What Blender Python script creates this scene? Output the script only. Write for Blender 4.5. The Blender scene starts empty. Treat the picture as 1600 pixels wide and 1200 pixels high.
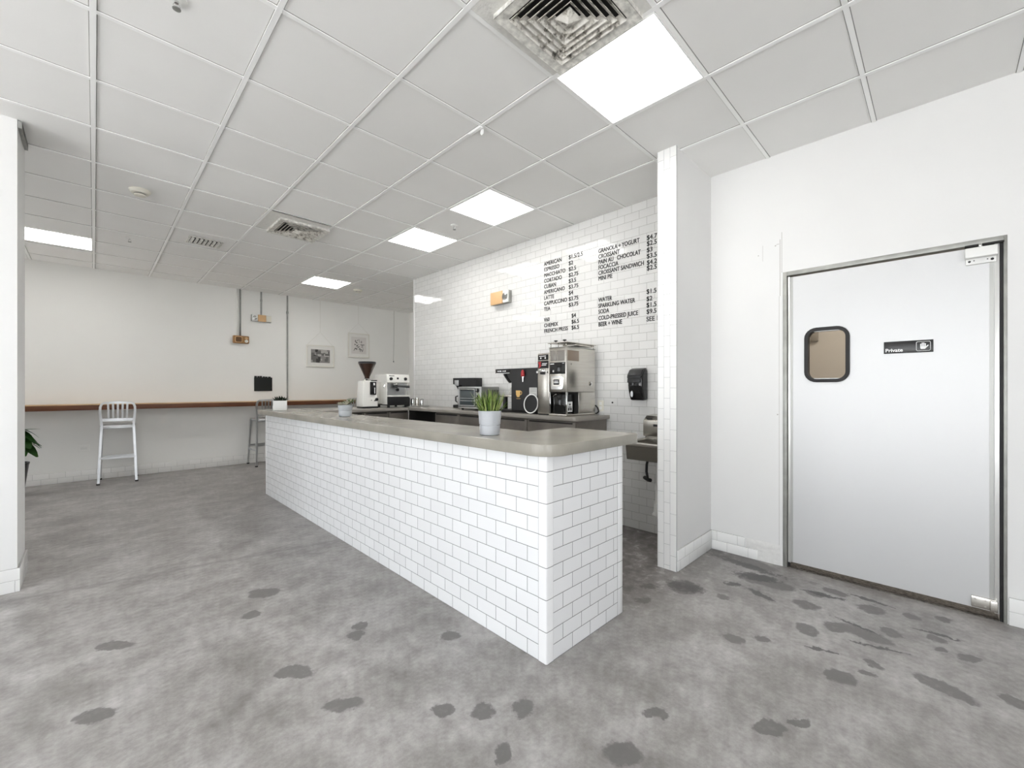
import bpy, bmesh, math, random
from mathutils import Vector, Matrix
random.seed(7)
R = math.radians
S = bpy.context.scene
COL = S.collection
# ------------------------------------------------------------------ camera, world, daylight, exposure
cd = bpy.data.cameras.new('camera'); cam = bpy.data.objects.new('camera', cd); COL.objects.link(cam)
cam.location = (0, 0, 1.309); cam.rotation_euler = (R(90), 0, -0.779)
cd.sensor_width = 36; cd.lens = 661 / 1600 * 36; cd.shift_y = 8 / 1600; cd.clip_start = .05
S.camera = cam
W = bpy.data.worlds.new('sky'); S.world = W; W.use_nodes = True
W.node_tree.nodes['Background'].inputs[0].default_value = (.92, .96, 1.0, 1)
W.node_tree.nodes['Background'].inputs[1].default_value = 4.2
def portal(name, loc, rot, sx, sy):
    l = bpy.data.lights.new(name, 'AREA'); l.shape = 'RECTANGLE'; l.size = sx; l.size_y = sy
    l.cycles.is_portal = True
    o = bpy.data.objects.new(name, l); o.location = loc; o.rotation_euler = rot; COL.objects.link(o)
portal('daylight_front', (-1.7, -2.66, 1.42), (R(90), 0, 0), 3.4, 2.5)
portal('daylight_left', (-4.06, .7, 1.42), (R(90), 0, R(-90)), 5.8, 2.5)
portal('daylight_rear', (-4.06, 7.15, 1.3), (R(90), 0, R(-90)), 2.3, 1.8)  # sky portal for the added rear opening
sd_ = bpy.data.lights.new('sun', 'SUN'); sd_.energy = 26; sd_.angle = R(1); sd_.color = (1, .98, .96)
so_ = bpy.data.objects.new('sun', sd_); COL.objects.link(so_); so_.location = (8, 8, 12)
so_.rotation_euler = Vector((-.55, -.5, -1)).to_track_quat('-Z', 'Y').to_euler()   # behind the building: lights the paving outside
PANEL = 12.5            # ceiling light panels
S.view_settings.view_transform = 'Standard'; S.view_settings.look = 'None'
S.view_settings.exposure = 0.15; S.view_settings.gamma = 1; S.view_settings.use_curve_mapping = False
S.cycles.max_bounces = 10; S.cycles.diffuse_bounces = 7; S.cycles.glossy_bounces = 5
S.cycles.sample_clamp_indirect = 6; S.cycles.use_denoising = True

# ------------------------------------------------------------------ materials
def newmat(name):
    m = bpy.data.materials.new(name); m.use_nodes = True
    nt = m.node_tree; return m, nt, nt.nodes['Principled BSDF']
def N(nt, t, **kw):
    n = nt.nodes.new(t)
    for k, v in kw.items(): setattr(n, k, v)
    return n
def ramp(nt, fac, stops):
    r = N(nt, 'ShaderNodeValToRGB'); e = r.color_ramp.elements
    while len(e) < len(stops): e.new(.5)
    for el, (p, c) in zip(e, stops):
        el.position = p; el.color = (*c, 1) if len(c) == 3 else c
    nt.links.new(fac, r.inputs[0]); return r.outputs[0]
def math_(nt, op, a, b=None, c=None):
    n = N(nt, 'ShaderNodeMath', operation=op)
    for i, v in enumerate((a, b, c)):
        if v is None: continue
        if isinstance(v, (int, float)): n.inputs[i].default_value = v
        else: nt.links.new(v, n.inputs[i])
    return n.outputs[0]
def noise(nt, vec, scale, detail=3, rough=.5):
    n = N(nt, 'ShaderNodeTexNoise'); n.inputs['Scale'].default_value = scale
    n.inputs['Detail'].default_value = detail; n.inputs['Roughness'].default_value = rough
    if vec is not None: nt.links.new(vec, n.inputs['Vector'])
    return n
def mixc(nt, fac, a, b, mode='MIX'):
    n = N(nt, 'ShaderNodeMix', data_type='RGBA', blend_type=mode)
    for i, v in ((0, fac), (6, a), (7, b)):
        if isinstance(v, (int, float)): n.inputs[i].default_value = v
        elif isinstance(v, tuple): n.inputs[i].default_value = (*v, 1)
        else: nt.links.new(v, n.inputs[i])
    return n.outputs[2]
def bump(nt, p, h, strength, dist=.002):
    b = N(nt, 'ShaderNodeBump'); b.inputs['Strength'].default_value = strength; b.inputs['Distance'].default_value = dist
    nt.links.new(h, b.inputs['Height']); nt.links.new(b.outputs[0], p.inputs['Normal'])
def wpos(nt): return N(nt, 'ShaderNodeNewGeometry').outputs['Position']
def pbr(name, col, rough=.5, metal=0, var=0, vs=6, bmp=0, bs=200, coat=0, stretch=None, spec=.5, trans=0, ior=1.45):
    m, nt, p = newmat(name)
    p.inputs['Base Color'].default_value = (*col, 1); p.inputs['Roughness'].default_value = rough
    p.inputs['Metallic'].default_value = metal; p.inputs['Coat Weight'].default_value = coat
    p.inputs['Specular IOR Level'].default_value = spec; p.inputs['Transmission Weight'].default_value = trans; p.inputs['IOR'].default_value = ior
    tc = N(nt, 'ShaderNodeTexCoord').outputs['Object']
    if stretch:
        mp = N(nt, 'ShaderNodeMapping'); mp.inputs['Scale'].default_value = stretch; nt.links.new(tc, mp.inputs[0]); tc = mp.outputs[0]
    if var:
        n = noise(nt, tc, vs, 5)
        lo = tuple(c * (1 - var) for c in col); hi = tuple(min(1, c * (1 + var)) for c in col)
        nt.links.new(ramp(nt, n.outputs[0], [(.3, lo), (.7, hi)]), p.inputs['Base Color'])
    if bmp: bump(nt, p, noise(nt, tc, bs, 3).outputs[0], bmp)
    return m
def tile(name, axis, u0=0., v0=0., w=.1537, h=.0763, mortar=.0022, mcol=(.3, .3, .3), col=(.84, .84, .83), rough=.07, swap=False):
    """running-bond glazed tile on a vertical face; axis 'x' or 'y' is the horizontal world axis"""
    m, nt, p = newmat(name)
    sp = N(nt, 'ShaderNodeSeparateXYZ'); nt.links.new(wpos(nt), sp.inputs[0])
    u = math_(nt, 'SUBTRACT', sp.outputs[0 if axis == 'x' else 1], u0); v = math_(nt, 'SUBTRACT', sp.outputs[2], v0)
    u = math_(nt, 'ADD', u, w * 40 if not swap else h * 40); v = math_(nt, 'ADD', v, h * 4 if not swap else w * 4)
    cb = N(nt, 'ShaderNodeCombineXYZ')
    nt.links.new(v if swap else u, cb.inputs[0]); nt.links.new(u if swap else v, cb.inputs[1])
    def brick(ms, sm):
        b = N(nt, 'ShaderNodeTexBrick'); nt.links.new(cb.outputs[0], b.inputs[0])
        for k, x in (('Scale', 1), ('Mortar Size', ms), ('Mortar Smooth', sm), ('Brick Width', w), ('Row Height', h)): b.inputs[k].default_value = x
        b.inputs['Color1'].default_value = (0, 0, 0, 1); b.inputs['Color2'].default_value = (1, 1, 1, 1); b.inputs['Mortar'].default_value = (.5, .5, .5, 1)
        return b
    b = brick(mortar / 2, .1)
    tc = mixc(nt, b.outputs[0], tuple(c * .975 for c in col), tuple(min(1, c * 1.02) for c in col))
    nt.links.new(mixc(nt, b.outputs[1], tc, mcol), p.inputs['Base Color'])
    nt.links.new(math_(nt, 'MULTIPLY_ADD', b.outputs[1], .6, rough), p.inputs['Roughness'])
    b2 = brick(mortar * 1.6, 1.)
    hgt = math_(nt, 'MULTIPLY_ADD', b2.outputs[1], -1., noise(nt, wpos(nt), 9, 1).outputs[0])
    bump(nt, p, hgt, .5, .0018)
    return m
def emis(name, col, s):
    m, nt, p = newmat(name); p.inputs['Base Color'].default_value = (.8, .8, .8, 1)
    p.inputs['Emission Color'].default_value = (*col, 1); p.inputs['Emission Strength'].default_value = s; return m

paint = pbr('white_paint', (.755, .752, .745), .55, var=.012, vs=1.5, bmp=.06, bs=160)
paint_rear = pbr('warm_white_paint', (.84, .835, .81), .55, var=.012, vs=1.5, bmp=.06, bs=160)
ceil_m = pbr('ceiling_board', (.85, .845, .83), .9, var=.01, vs=3, bmp=.15, bs=320)
tee_m = pbr('white_tee', (.93, .93, .92), .4)
white_gloss = pbr('white_glaze', (.84, .84, .83), .08)
white_plastic = pbr('white_plastic', (.82, .82, .8), .35)
ivory = pbr('ivory_plastic', (.72, .70, .62), .4)
black_plastic = pbr('black_plastic', (.012, .012, .013), .35)
black_gloss = pbr('black_gloss', (.012, .012, .012), .1)
black_rubber = pbr('black_rubber', (.015, .014, .014), .6)
void_m = pbr('dark_void', (.02, .019, .018), .8)
steel = pbr('brushed_steel', (.60, .575, .53), .27, 1, var=.06, vs=3, stretch=(1, 1, 40), bmp=.02, bs=30)
chrome = pbr('chrome', (.75, .75, .74), .08, 1)
alu = pbr('brushed_aluminium', (.66, .67, .68), .33, 1, var=.05, vs=12)
galv = pbr('galvanised', (.33, .335, .32), .45, .7, var=.12, vs=20)
conc = pbr('concrete_top', (.285, .268, .232), .24, var=.13, vs=4.5)
conc_b = pbr('concrete_worktop', (.27, .25, .225), .28, var=.14, vs=5)
cab_m = pbr('cabinet_steel', (.17, .152, .135), .38, .45, var=.22, vs=5)
cab_dark = pbr('cabinet_shadow_gap', (.012, .011, .01), .8)
lamp_m = emis('lamp_diffuser', (1, .985, .95), PANEL)
grey_frame = pbr('grey_metal_frame', (.33, .33, .31), .45, .5, var=.12, vs=14)
letter_m = pbr('black_vinyl', (.012, .012, .012), .5)
white_print = pbr('white_print', (.85, .85, .85), .5)
gold_print = pbr('gold_print', (.62, .40, .14), .5)
red_m = pbr('red_plastic', (.35, .025, .03), .35)
beige_m = pbr('beige_plastic', (.60, .38, .19), .45)
brown_m = pbr('brown_box', (.27, .14, .045), .45, var=.1)
brown_d = pbr('brown_grille', (.11, .05, .015), .6)
leaf_g = pbr('deep_green_leaf', (.03, .11, .02), .3, var=.5, vs=9)
smoky = pbr('smoky_window', (.20, .185, .165), .12, 0, coat=.5)
glass_dark = pbr('oven_glass', (.06, .075, .08), .06)
white_enamel = pbr('cream_enamel', (.80, .79, .75), .2)

def wood_mat(name, a, b):
    m, nt, p = newmat(name); tc = N(nt, 'ShaderNodeTexCoord').outputs['Object']
    mp = N(nt, 'ShaderNodeMapping'); mp.inputs['Scale'].default_value = (1.2, 14, 14); nt.links.new(tc, mp.inputs[0])
    n = noise(nt, mp.outputs[0], 3, 6, .6)
    nt.links.new(ramp(nt, n.outputs[0], [(.25, a), (.75, b)]), p.inputs['Base Color']); p.inputs['Roughness'].default_value = .4
    return m
wood_top = wood_mat('pine_top', (.42, .26, .13), (.60, .42, .25))
wood_face = wood_mat('stained_board_edge', (.075, .022, .008), (.17, .06, .022))

def wall_right_mat():
    m, nt, p = newmat('white_paint_scuffed'); pos = wpos(nt)
    sp = N(nt, 'ShaderNodeSeparateXYZ'); nt.links.new(pos, sp.inputs[0]); Y, Z = sp.outputs[1], sp.outputs[2]
    def line(y, w, z0, z1):
        a = math_(nt, 'LESS_THAN', math_(nt, 'ABSOLUTE', math_(nt, 'SUBTRACT', Y, y)), w)
        b = math_(nt, 'LESS_THAN', math_(nt, 'ABSOLUTE', math_(nt, 'SUBTRACT', Z, (z0 + z1) / 2)), (z1 - z0) / 2)
        return math_(nt, 'MULTIPLY', a, b)
    def dot(y, z, r):
        c = N(nt, 'ShaderNodeCombineXYZ'); nt.links.new(Y, c.inputs[1]); nt.links.new(Z, c.inputs[2])
        d = N(nt, 'ShaderNodeVectorMath', operation='DISTANCE'); nt.links.new(c.outputs[0], d.inputs[0]); d.inputs[1].default_value = (0, y, z)
        return math_(nt, 'LESS_THAN', d.outputs['Value'], r)
    f = line(.825, .0016, 2.17, 2.47)
    for q in (line(.836, .0022, 2.0, 2.42), line(.842, .0012, .1, 2.0), line(.851, .009, 2.385, 2.389), dot(.866, 2.379, .005), dot(.852, 1.12, .005), dot(.98, 2.33, .004), line(.95, .001, 2.28, 2.40)):
        f = math_(nt, 'MAXIMUM', f, q)
    n = noise(nt, pos, 1.5, 4)
    base = ramp(nt, n.outputs[0], [(.3, (.742, .74, .733)), (.7, (.767, .765, .758))])
    sc = noise(nt, pos, 7, 6, .75); sm = math_(nt, 'MULTIPLY', math_(nt, 'GREATER_THAN', sc.outputs[0], .735), .3)
    nt.links.new(mixc(nt, math_(nt, 'MULTIPLY_ADD', f, .8, sm), base, (.35, .33, .30)), p.inputs['Base Color'])
    p.inputs['Roughness'].default_value = .5; bump(nt, p, noise(nt, pos, 130, 2).outputs[0], .06)
    return m

STAINS = [(0.775,3.058,0.094,0.068,-0.78),(0.648,2.805,0.048,0.049,-0.78),(0.071,2.962,0.091,0.038,-0.78),(1.046,2.253,0.039,0.044,-0.79),(0.991,2.188,0.038,0.047,-0.78),(1.343,1.824,0.051,0.046,-0.79),(0.731,1.74,0.082,0.039,-0.78),(1.009,1.422,0.042,0.041,-0.79),(1.121,1.301,0.054,0.041,-0.78),(1.257,1.206,0.045,0.056,-0.78),(0.005,2.379,0.062,0.05,-0.78),(0.659,2.1,0.089,0.044,-0.78),(1.043,1.096,0.032,0.048,-0.77),(1.35,0.804,0.071,0.056,-0.78),(1.612,0.812,0.046,0.03,-0.78),(1.859,0.463,0.065,0.04,-0.78),(1.971,0.387,0.045,0.02,-0.77),(2.418,0.321,0.058,0.06,-0.78),(2.648,-0.011,0.103,0.054,-1.89),(2.739,-0.222,0.045,0.041,-2.26),(2.901,0.404,0.054,0.07,-2.15),(2.933,0.288,0.117,0.066,-1.81),(3.051,0.188,0.046,0.053,-1.18),(3.284,0.293,0.066,0.064,-1.33),(3.348,0.11,0.041,0.045,-1.73),(2.761,0.508,0.052,0.066,-1.16),(2.389,0.767,0.054,0.044,-1.44),(2.775,1.195,0.094,0.114,-1.42),(2.418,1.297,0.052,0.04,-0.78),(3.254,0.881,0.113,0.097,-1.25),(3.239,0.762,0.089,0.072,-1.24),(3.282,0.559,0.053,0.05,-1.24),(3.14,0.018,0.039,0.037,-1.8),(3.026,-0.099,0.049,0.034,-0.79),(3.027,-0.001,0.032,0.021,-0.77),(3.435,-0.014,0.04,0.04,-0.78),(2.638,0.224,0.041,0.03,-1.85),(2.534,0.237,0.028,0.025,-1.55),(3.402,0.477,0.074,0.049,-1.85),(2.497,0.661,0.04,0.034,-0.79),(3.533,1.066,0.253,0.092,-1.74),(3.075,0.572,0.062,0.066,-1.47),(2.819,0.969,0.041,0.041,-0.78)]
def floor_mat():
    m, nt, p = newmat('worn_concrete_floor'); pos = wpos(nt); L = nt.links
    n1 = noise(nt, pos, .55, 5, .6); n2 = noise(nt, pos, 3.2, 8, .68); n3 = noise(nt, pos, 26, 6, .7)
    c = ramp(nt, n2.outputs[0], [(.36, (.25, .237, .23)), (.5, (.352, .338, .33)), (.64, (.45, .438, .432))])
    c = mixc(nt, .55, c, ramp(nt, n1.outputs[0], [(.3, (.72, .71, .70)), (.7, (1.0, 1.0, 1.0))]), 'MULTIPLY')
    c = mixc(nt, .8, c, ramp(nt, n3.outputs[0], [(.34, (.74, .73, .72)), (.62, (1.08, 1.08, 1.08))]), 'MULTIPLY')
    n6 = noise(nt, pos, 9, 7, .72)
    c = mixc(nt, .6, c, ramp(nt, n6.outputs[0], [(.36, (.80, .79, .785)), (.6, (1.1, 1.1, 1.1))]), 'MULTIPLY')
    # warped position shared by the spots
    w = N(nt, 'ShaderNodeVectorMath', operation='SUBTRACT'); L.new(noise(nt, pos, 13, 6, .66).outputs['Color'], w.inputs[0]); w.inputs[1].default_value = (.5, .5, .5)
    w2 = N(nt, 'ShaderNodeVectorMath', operation='SCALE'); L.new(w.outputs[0], w2.inputs[0]); w2.inputs['Scale'].default_value = .10
    w3 = N(nt, 'ShaderNodeVectorMath', operation='ADD'); L.new(pos, w3.inputs[0]); L.new(w2.outputs[0], w3.inputs[1]); wp = w3.outputs[0]
    d = None
    for (x, y, a, b, ang) in STAINS:
        mp = N(nt, 'ShaderNodeMapping', vector_type='TEXTURE'); L.new(wp, mp.inputs[0])
        mp.inputs[1].default_value = (x, y, 0); mp.inputs[2].default_value = (0, 0, ang); mp.inputs[3].default_value = (a * 1.05, b * .95, 1)
        ln = N(nt, 'ShaderNodeVectorMath', operation='LENGTH'); L.new(mp.outputs[0], ln.inputs[0])
        d = ln.outputs['Value'] if d is None else math_(nt, 'MINIMUM', d, ln.outputs['Value'])
    mr = N(nt, 'ShaderNodeMapRange', interpolation_type='SMOOTHSTEP'); L.new(d, mr.inputs[0])
    for i, v in ((1, 1.12), (2, .82), (3, 0), (4, 1)): mr.inputs[i].default_value = v
    st = math_(nt, 'MULTIPLY', mr.outputs[0], math_(nt, 'MULTIPLY_ADD', n3.outputs[0], 1.5, .10))
    dk = None
    for (x, y, a, b, ang) in [(2.79, 1.2, .11, .09, -1.2), (3.45, 1.04, .26, .045, -1.74), (3.28, .90, .13, .06, -1.3), (3.05, .98, .05, .03, -1.2), (2.62, 1.36, .06, .03, -.9), (3.02, .80, .03, .09, -.4), (3.3, .52, .02, .11, .1), (3.0, .33, .012, .10, -.2), (2.83, .22, .012, .12, .25), (3.2, .02, .012, .09, .1), (2.60, .42, .01, .07, .3), (3.42, .30, .015, .1, -.1)]:
        mp = N(nt, 'ShaderNodeMapping', vector_type='TEXTURE'); L.new(wp, mp.inputs[0])
        mp.inputs[1].default_value = (x, y, 0); mp.inputs[2].default_value = (0, 0, ang); mp.inputs[3].default_value = (a, b, 1)
        ln = N(nt, 'ShaderNodeVectorMath', operation='LENGTH'); L.new(mp.outputs[0], ln.inputs[0])
        dk = ln.outputs['Value'] if dk is None else math_(nt, 'MINIMUM', dk, ln.outputs['Value'])
    dm = N(nt, 'ShaderNodeMapRange', interpolation_type='SMOOTHSTEP'); L.new(math_(nt, 'ADD', dk, math_(nt, 'MULTIPLY_ADD', noise(nt, pos, 34, 6, .75).outputs[0], 2.6, -1.3)), dm.inputs[0])
    for i, v in ((1, 1.25), (2, .75), (3, 0), (4, .85)): dm.inputs[i].default_value = v
    # small scattered spots, denser in the passage to the door
    sp = N(nt, 'ShaderNodeSeparateXYZ'); L.new(pos, sp.inputs[0])
    vo = N(nt, 'ShaderNodeTexVoronoi'); vo.inputs['Scale'].default_value = 3.4; L.new(wp, vo.inputs['Vector'])
    dense = N(nt, 'ShaderNodeMapRange'); L.new(sp.outputs[0], dense.inputs[0])
    for i, v in ((1, 1.6), (2, 2.9), (3, .018), (4, .16)): dense.inputs[i].default_value = v
    rnd = N(nt, 'ShaderNodeSeparateColor'); L.new(vo.outputs['Color'], rnd.inputs[0])
    rad = math_(nt, 'MULTIPLY', dense.outputs[0], math_(nt, 'POWER', rnd.outputs[0], 2.0))
    v1 = N(nt, 'ShaderNodeMapRange', interpolation_type='SMOOTHSTEP'); L.new(math_(nt, 'SUBTRACT', vo.outputs[0], rad), v1.inputs[0])
    for i, v in ((1, .03), (2, -.01), (3, 0), (4, .45)): v1.inputs[i].default_value = v
    st = math_(nt, 'MAXIMUM', st, v1.outputs[0])
    # saw-cut joint and faint tyre-like scuff
    j = math_(nt, 'ABSOLUTE', math_(nt, 'SUBTRACT', math_(nt, 'MULTIPLY_ADD', sp.outputs[0], .2, sp.outputs[1]), 3.97))
    jm = N(nt, 'ShaderNodeMapRange'); L.new(j, jm.inputs[0])
    for i, v in ((1, .035), (2, .008), (3, 0), (4, .6)): jm.inputs[i].default_value = v
    st = math_(nt, 'MAXIMUM', st, math_(nt, 'MULTIPLY', jm.outputs[0], n2.outputs[0]))
    c = mixc(nt, math_(nt, 'MINIMUM', st, .85), c, (.12, .114, .11))
    c = mixc(nt, dm.outputs[0], c, (.06, .056, .056))
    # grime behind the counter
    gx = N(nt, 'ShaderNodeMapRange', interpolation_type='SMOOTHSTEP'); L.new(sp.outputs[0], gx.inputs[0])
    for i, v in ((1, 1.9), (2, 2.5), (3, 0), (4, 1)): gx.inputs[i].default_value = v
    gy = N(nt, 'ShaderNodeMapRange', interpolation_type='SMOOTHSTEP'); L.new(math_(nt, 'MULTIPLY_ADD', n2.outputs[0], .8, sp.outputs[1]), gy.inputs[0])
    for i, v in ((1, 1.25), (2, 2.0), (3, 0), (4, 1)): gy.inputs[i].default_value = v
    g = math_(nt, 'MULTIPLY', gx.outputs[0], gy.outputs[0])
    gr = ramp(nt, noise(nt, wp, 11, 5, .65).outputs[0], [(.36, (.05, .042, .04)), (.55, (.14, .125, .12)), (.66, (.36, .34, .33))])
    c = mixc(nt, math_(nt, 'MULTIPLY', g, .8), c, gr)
    # pale drips of paint and dust
    n5 = noise(nt, wp, 5.5, 9, .78)
    c = mixc(nt, math_(nt, 'MULTIPLY', math_(nt, 'GREATER_THAN', n5.outputs[0], .725), .55), c, (.62, .61, .6))
    L.new(c, p.inputs['Base Color'])
    L.new(ramp(nt, n2.outputs[0], [(.3, (.34,) * 3), (.7, (.5,) * 3)]), p.inputs['Roughness'])
    bump(nt, p, n3.outputs[0], .12, .003)
    return m
floor_m = floor_mat()

# ------------------------------------------------------------------ mesh builder
class M:
    def __init__(s): s.b = bmesh.new()
    def _add(s, t, mi=0, mat=None):
        if mat is not None: bmesh.ops.transform(t, matrix=mat, verts=t.verts)
        for f in t.faces: f.material_index = mi
        me = bpy.data.meshes.new('t'); t.to_mesh(me); t.free(); s.b.from_mesh(me); bpy.data.meshes.remove(me); return s
    def box(s, x0, x1, y0, y1, z0, z1, bev=0, mi=0, seg=2, mat=None):
        t = bmesh.new(); bmesh.ops.create_cube(t, size=1)
        for v in t.verts: v.co = Vector(((x0 + x1) / 2 + v.co.x * (x1 - x0), (y0 + y1) / 2 + v.co.y * (y1 - y0), (z0 + z1) / 2 + v.co.z * (z1 - z0)))
        if bev: bmesh.ops.bevel(t, geom=t.edges[:], offset=bev, segments=seg, affect='EDGES', profile=.5)
        return s._add(t, mi, mat)
    def prism(s, pts, axis, a, b, bev=0, mi=0, mat=None):
        """polygon (u,v) extruded along axis; x: u=y v=z, y: u=x v=z, z: u=x v=y"""
        t = bmesh.new()
        def P(u, v, w): return {'x': (w, u, v), 'y': (u, w, v), 'z': (u, v, w)}[axis]
        lo = [t.verts.new(P(u, v, a)) for u, v in pts]; hi = [t.verts.new(P(u, v, b)) for u, v in pts]; n = len(pts)
        t.faces.new(lo); t.faces.new(hi)
        for i in range(n): t.faces.new((lo[i], lo[(i + 1) % n], hi[(i + 1) % n], hi[i]))
        bmesh.ops.recalc_face_normals(t, faces=t.faces)
        if bev: bmesh.ops.bevel(t, geom=t.edges[:], offset=bev, segments=2, affect='EDGES', profile=.5)
        return s._add(t, mi, mat)
    def lathe(s, prof, c=(0, 0, 0), seg=24, mi=0, mat=None, caps=True):
        t = bmesh.new(); rings = []
        for r, z in prof:
            rings.append([t.verts.new((c[0] + max(r, 1e-4) * math.cos(2 * math.pi * i / seg), c[1] + max(r, 1e-4) * math.sin(2 * math.pi * i / seg), c[2] + z)) for i in range(seg)])
        for a, b in zip(rings, rings[1:]):
            for i in range(seg): t.faces.new((a[i], a[(i + 1) % seg], b[(i + 1) % seg], b[i]))
        if caps: t.faces.new(rings[0][::-1]); t.faces.new(rings[-1])
        bmesh.ops.recalc_face_normals(t, faces=t.faces)
        return s._add(t, mi, mat)
    def cyl(s, p0, p1, r0, r1=None, seg=16, mi=0): return s.tube([p0, p1], [r0, r0 if r1 is None else r1], seg, mi)
    def tube(s, pts, r, seg=8, mi=0, flat=1.0):
        pts = [Vector(p) for p in pts]; rr = r if isinstance(r, (list, tuple)) else [r] * len(pts)
        t = bmesh.new(); rings = []; ref = None
        for i, p in enumerate(pts):
            d = (pts[min(i + 1, len(pts) - 1)] - pts[max(i - 1, 0)]).normalized()
            if ref is None: ref = d.orthogonal().normalized() if abs(d.z) > .9 or abs(d.z) < 1e-6 else Vector((0, 0, 1))
            u = (ref - d * ref.dot(d)); u = u.normalized() if u.length > 1e-5 else d.orthogonal().normalized(); v = d.cross(u); ref = u
            rings.append([t.verts.new(p + (u * math.cos(2 * math.pi * k / seg) + v * flat * math.sin(2 * math.pi * k / seg)) * rr[i]) for k in range(seg)])
        for a, b in zip(rings, rings[1:]):
            for k in range(seg): t.faces.new((a[k], a[(k + 1) % seg], b[(k + 1) % seg], b[k]))
        t.faces.new(rings[0][::-1]); t.faces.new(rings[-1])
        bmesh.ops.recalc_face_normals(t, faces=t.faces)
        return s._add(t, mi)
    def bar(s, pts, w, dpt, side, mi=0):
        """rectangular section swept along pts; side = width direction"""
        pts = [Vector(p) for p in pts]; side = Vector(side).normalized(); t = bmesh.new(); rings = []
        for i, p in enumerate(pts):
            d = (pts[min(i + 1, len(pts) - 1)] - pts[max(i - 1, 0)]).normalized(); u = (side - d * side.dot(d)).normalized(); v = d.cross(u)
            rings.append([t.verts.new(p + u * a * w / 2 + v * b * dpt / 2) for a, b in ((-1, -1), (1, -1), (1, 1), (-1, 1))])
        for a, b in zip(rings, rings[1:]):
            for k in range(4): t.faces.new((a[k], a[(k + 1) % 4], b[(k + 1) % 4], b[k]))
        t.faces.new(rings[0][::-1]); t.faces.new(rings[-1]); bmesh.ops.recalc_face_normals(t, faces=t.faces)
        return s._add(t, mi)
    def leaf(s, base, dirv, length, width, droop=.3, fold=.2, n=6, mi=0, tip=1.0):
        base = Vector(base); d = Vector(dirv).normalized(); side = d.cross(Vector((0, 0, 1)))
        side = side.normalized() if side.length > 1e-3 else Vector((1, 0, 0)); up = side.cross(d)
        t = bmesh.new(); rows = []
        for i in range(n + 1):
            q = i / n; wd = width * (math.sin(math.pi * min(.985, q ** .8 * .96 + .035)) ** tip)
            p = base + d * length * q + Vector((0, 0, -droop * length * q * q))
            rows.append([t.verts.new(p - side * wd / 2 + up * fold * wd), t.verts.new(p), t.verts.new(p + side * wd / 2 + up * fold * wd)])
        for a, b in zip(rows, rows[1:]):
            t.faces.new((a[0], a[1], b[1], b[0])); t.faces.new((a[1], a[2], b[2], b[1]))
        ex = bmesh.ops.solidify(t, geom=t.faces[:], thickness=.0012)
        return s._add(t, mi)
    def frame(s, axis, a, b, u0, u1, v0, v1, w, bev=0, mi=0):
        """picture-frame rectangle, border w"""
        def q(x0, x1, y0, y1):
            r = {'x': (a, b, x0, x1, y0, y1), 'y': (x0, x1, a, b, y0, y1), 'z': (x0, x1, y0, y1, a, b)}[axis]; s.box(*r, bev=bev, mi=mi)
        q(u0, u1, v0, v0 + w); q(u0, u1, v1 - w, v1); q(u0, u0 + w, v0 + w, v1 - w); q(u1 - w, u1, v0 + w, v1 - w); return s
    def build(s, name, mats, parent=None, smooth=True, label=None):
        org = ORG.get(parent, Vector((0, 0, 0)))
        me = bpy.data.meshes.new(name); 
        if org.length: bmesh.ops.translate(s.b, vec=-org, verts=s.b.verts)
        s.b.to_mesh(me); s.b.free()
        for m in (mats if isinstance(mats, (list, tuple)) else [mats]): me.materials.append(m)
        if smooth:
            me.polygons.foreach_set('use_smooth', [True] * len(me.polygons)); me.set_sharp_from_angle(angle=R(32))
            for p in me.polygons:
                if p.loop_total > 4: p.use_smooth = False
        o = bpy.data.objects.new(name, me); COL.objects.link(o)
        if parent: o.parent = parent; ORG[o] = org
        if label: o['label'] = label
        return o
    def solo(s, name, mats, label, cat, at, group=None):
        """a thing that is one mesh, origin at its base"""
        at = Vector(at); bmesh.ops.translate(s.b, vec=-at, verts=s.b.verts); o = s.build(name, mats); o.location = at
        return tag(o, label, cat, group)
ORG = {}
def tag(o, label, cat, group=None):
    o['label'] = label; o['category'] = cat
    if group: o['group'] = group
    return o
def thing(name, label, cat, at, group=None):
    o = bpy.data.objects.new(name, None); COL.objects.link(o); o.location = at; o.empty_display_size = .1
    ORG[o] = Vector(at); return tag(o, label, cat, group)
def struct(o): o['kind'] = 'structure'; return o
def copy_thing(root, loc, label=None, rz=None):
    r = root.copy(); COL.objects.link(r); r.location = loc
    if rz is not None: r.rotation_euler = (0, 0, rz)
    if label: r['label'] = label
    for ch in root.children:
        c = ch.copy(); COL.objects.link(c); c.parent = r
        for g in ch.children:
            d = g.copy(); COL.objects.link(d); d.parent = c
    return r
def text_bm(m, body, size, loc, face, sx=1., off=.0, align='LEFT', ext=.0006, mi=0, width=None):
    cu = bpy.data.curves.new('t', 'FONT'); cu.body = body; cu.size = size; cu.extrude = ext; cu.offset = off; cu.align_x = align; cu.resolution_u = 3
    ob = bpy.data.objects.new('t', cu); COL.objects.link(ob)
    me = bpy.data.meshes.new_from_object(ob.evaluated_get(bpy.context.evaluated_depsgraph_get()))
    bpy.data.objects.remove(ob); bpy.data.curves.remove(cu)
    if width:
        xs = [v.co.x for v in me.vertices]; sx = width / (max(xs) - min(xs))
    if face == '-x': R3 = Matrix(((0, 0, -1), (-1, 0, 0), (0, 1, 0)))
    else: R3 = Matrix(((1, 0, 0), (0, 0, -1), (0, 1, 0)))
    mx = Matrix.Translation(loc) @ R3.to_4x4() @ Matrix.Diagonal((sx, 1, 1, 1))
    t = bmesh.new(); t.from_mesh(me); bpy.data.meshes.remove(me); m._add(t, mi, mx); return m

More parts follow.
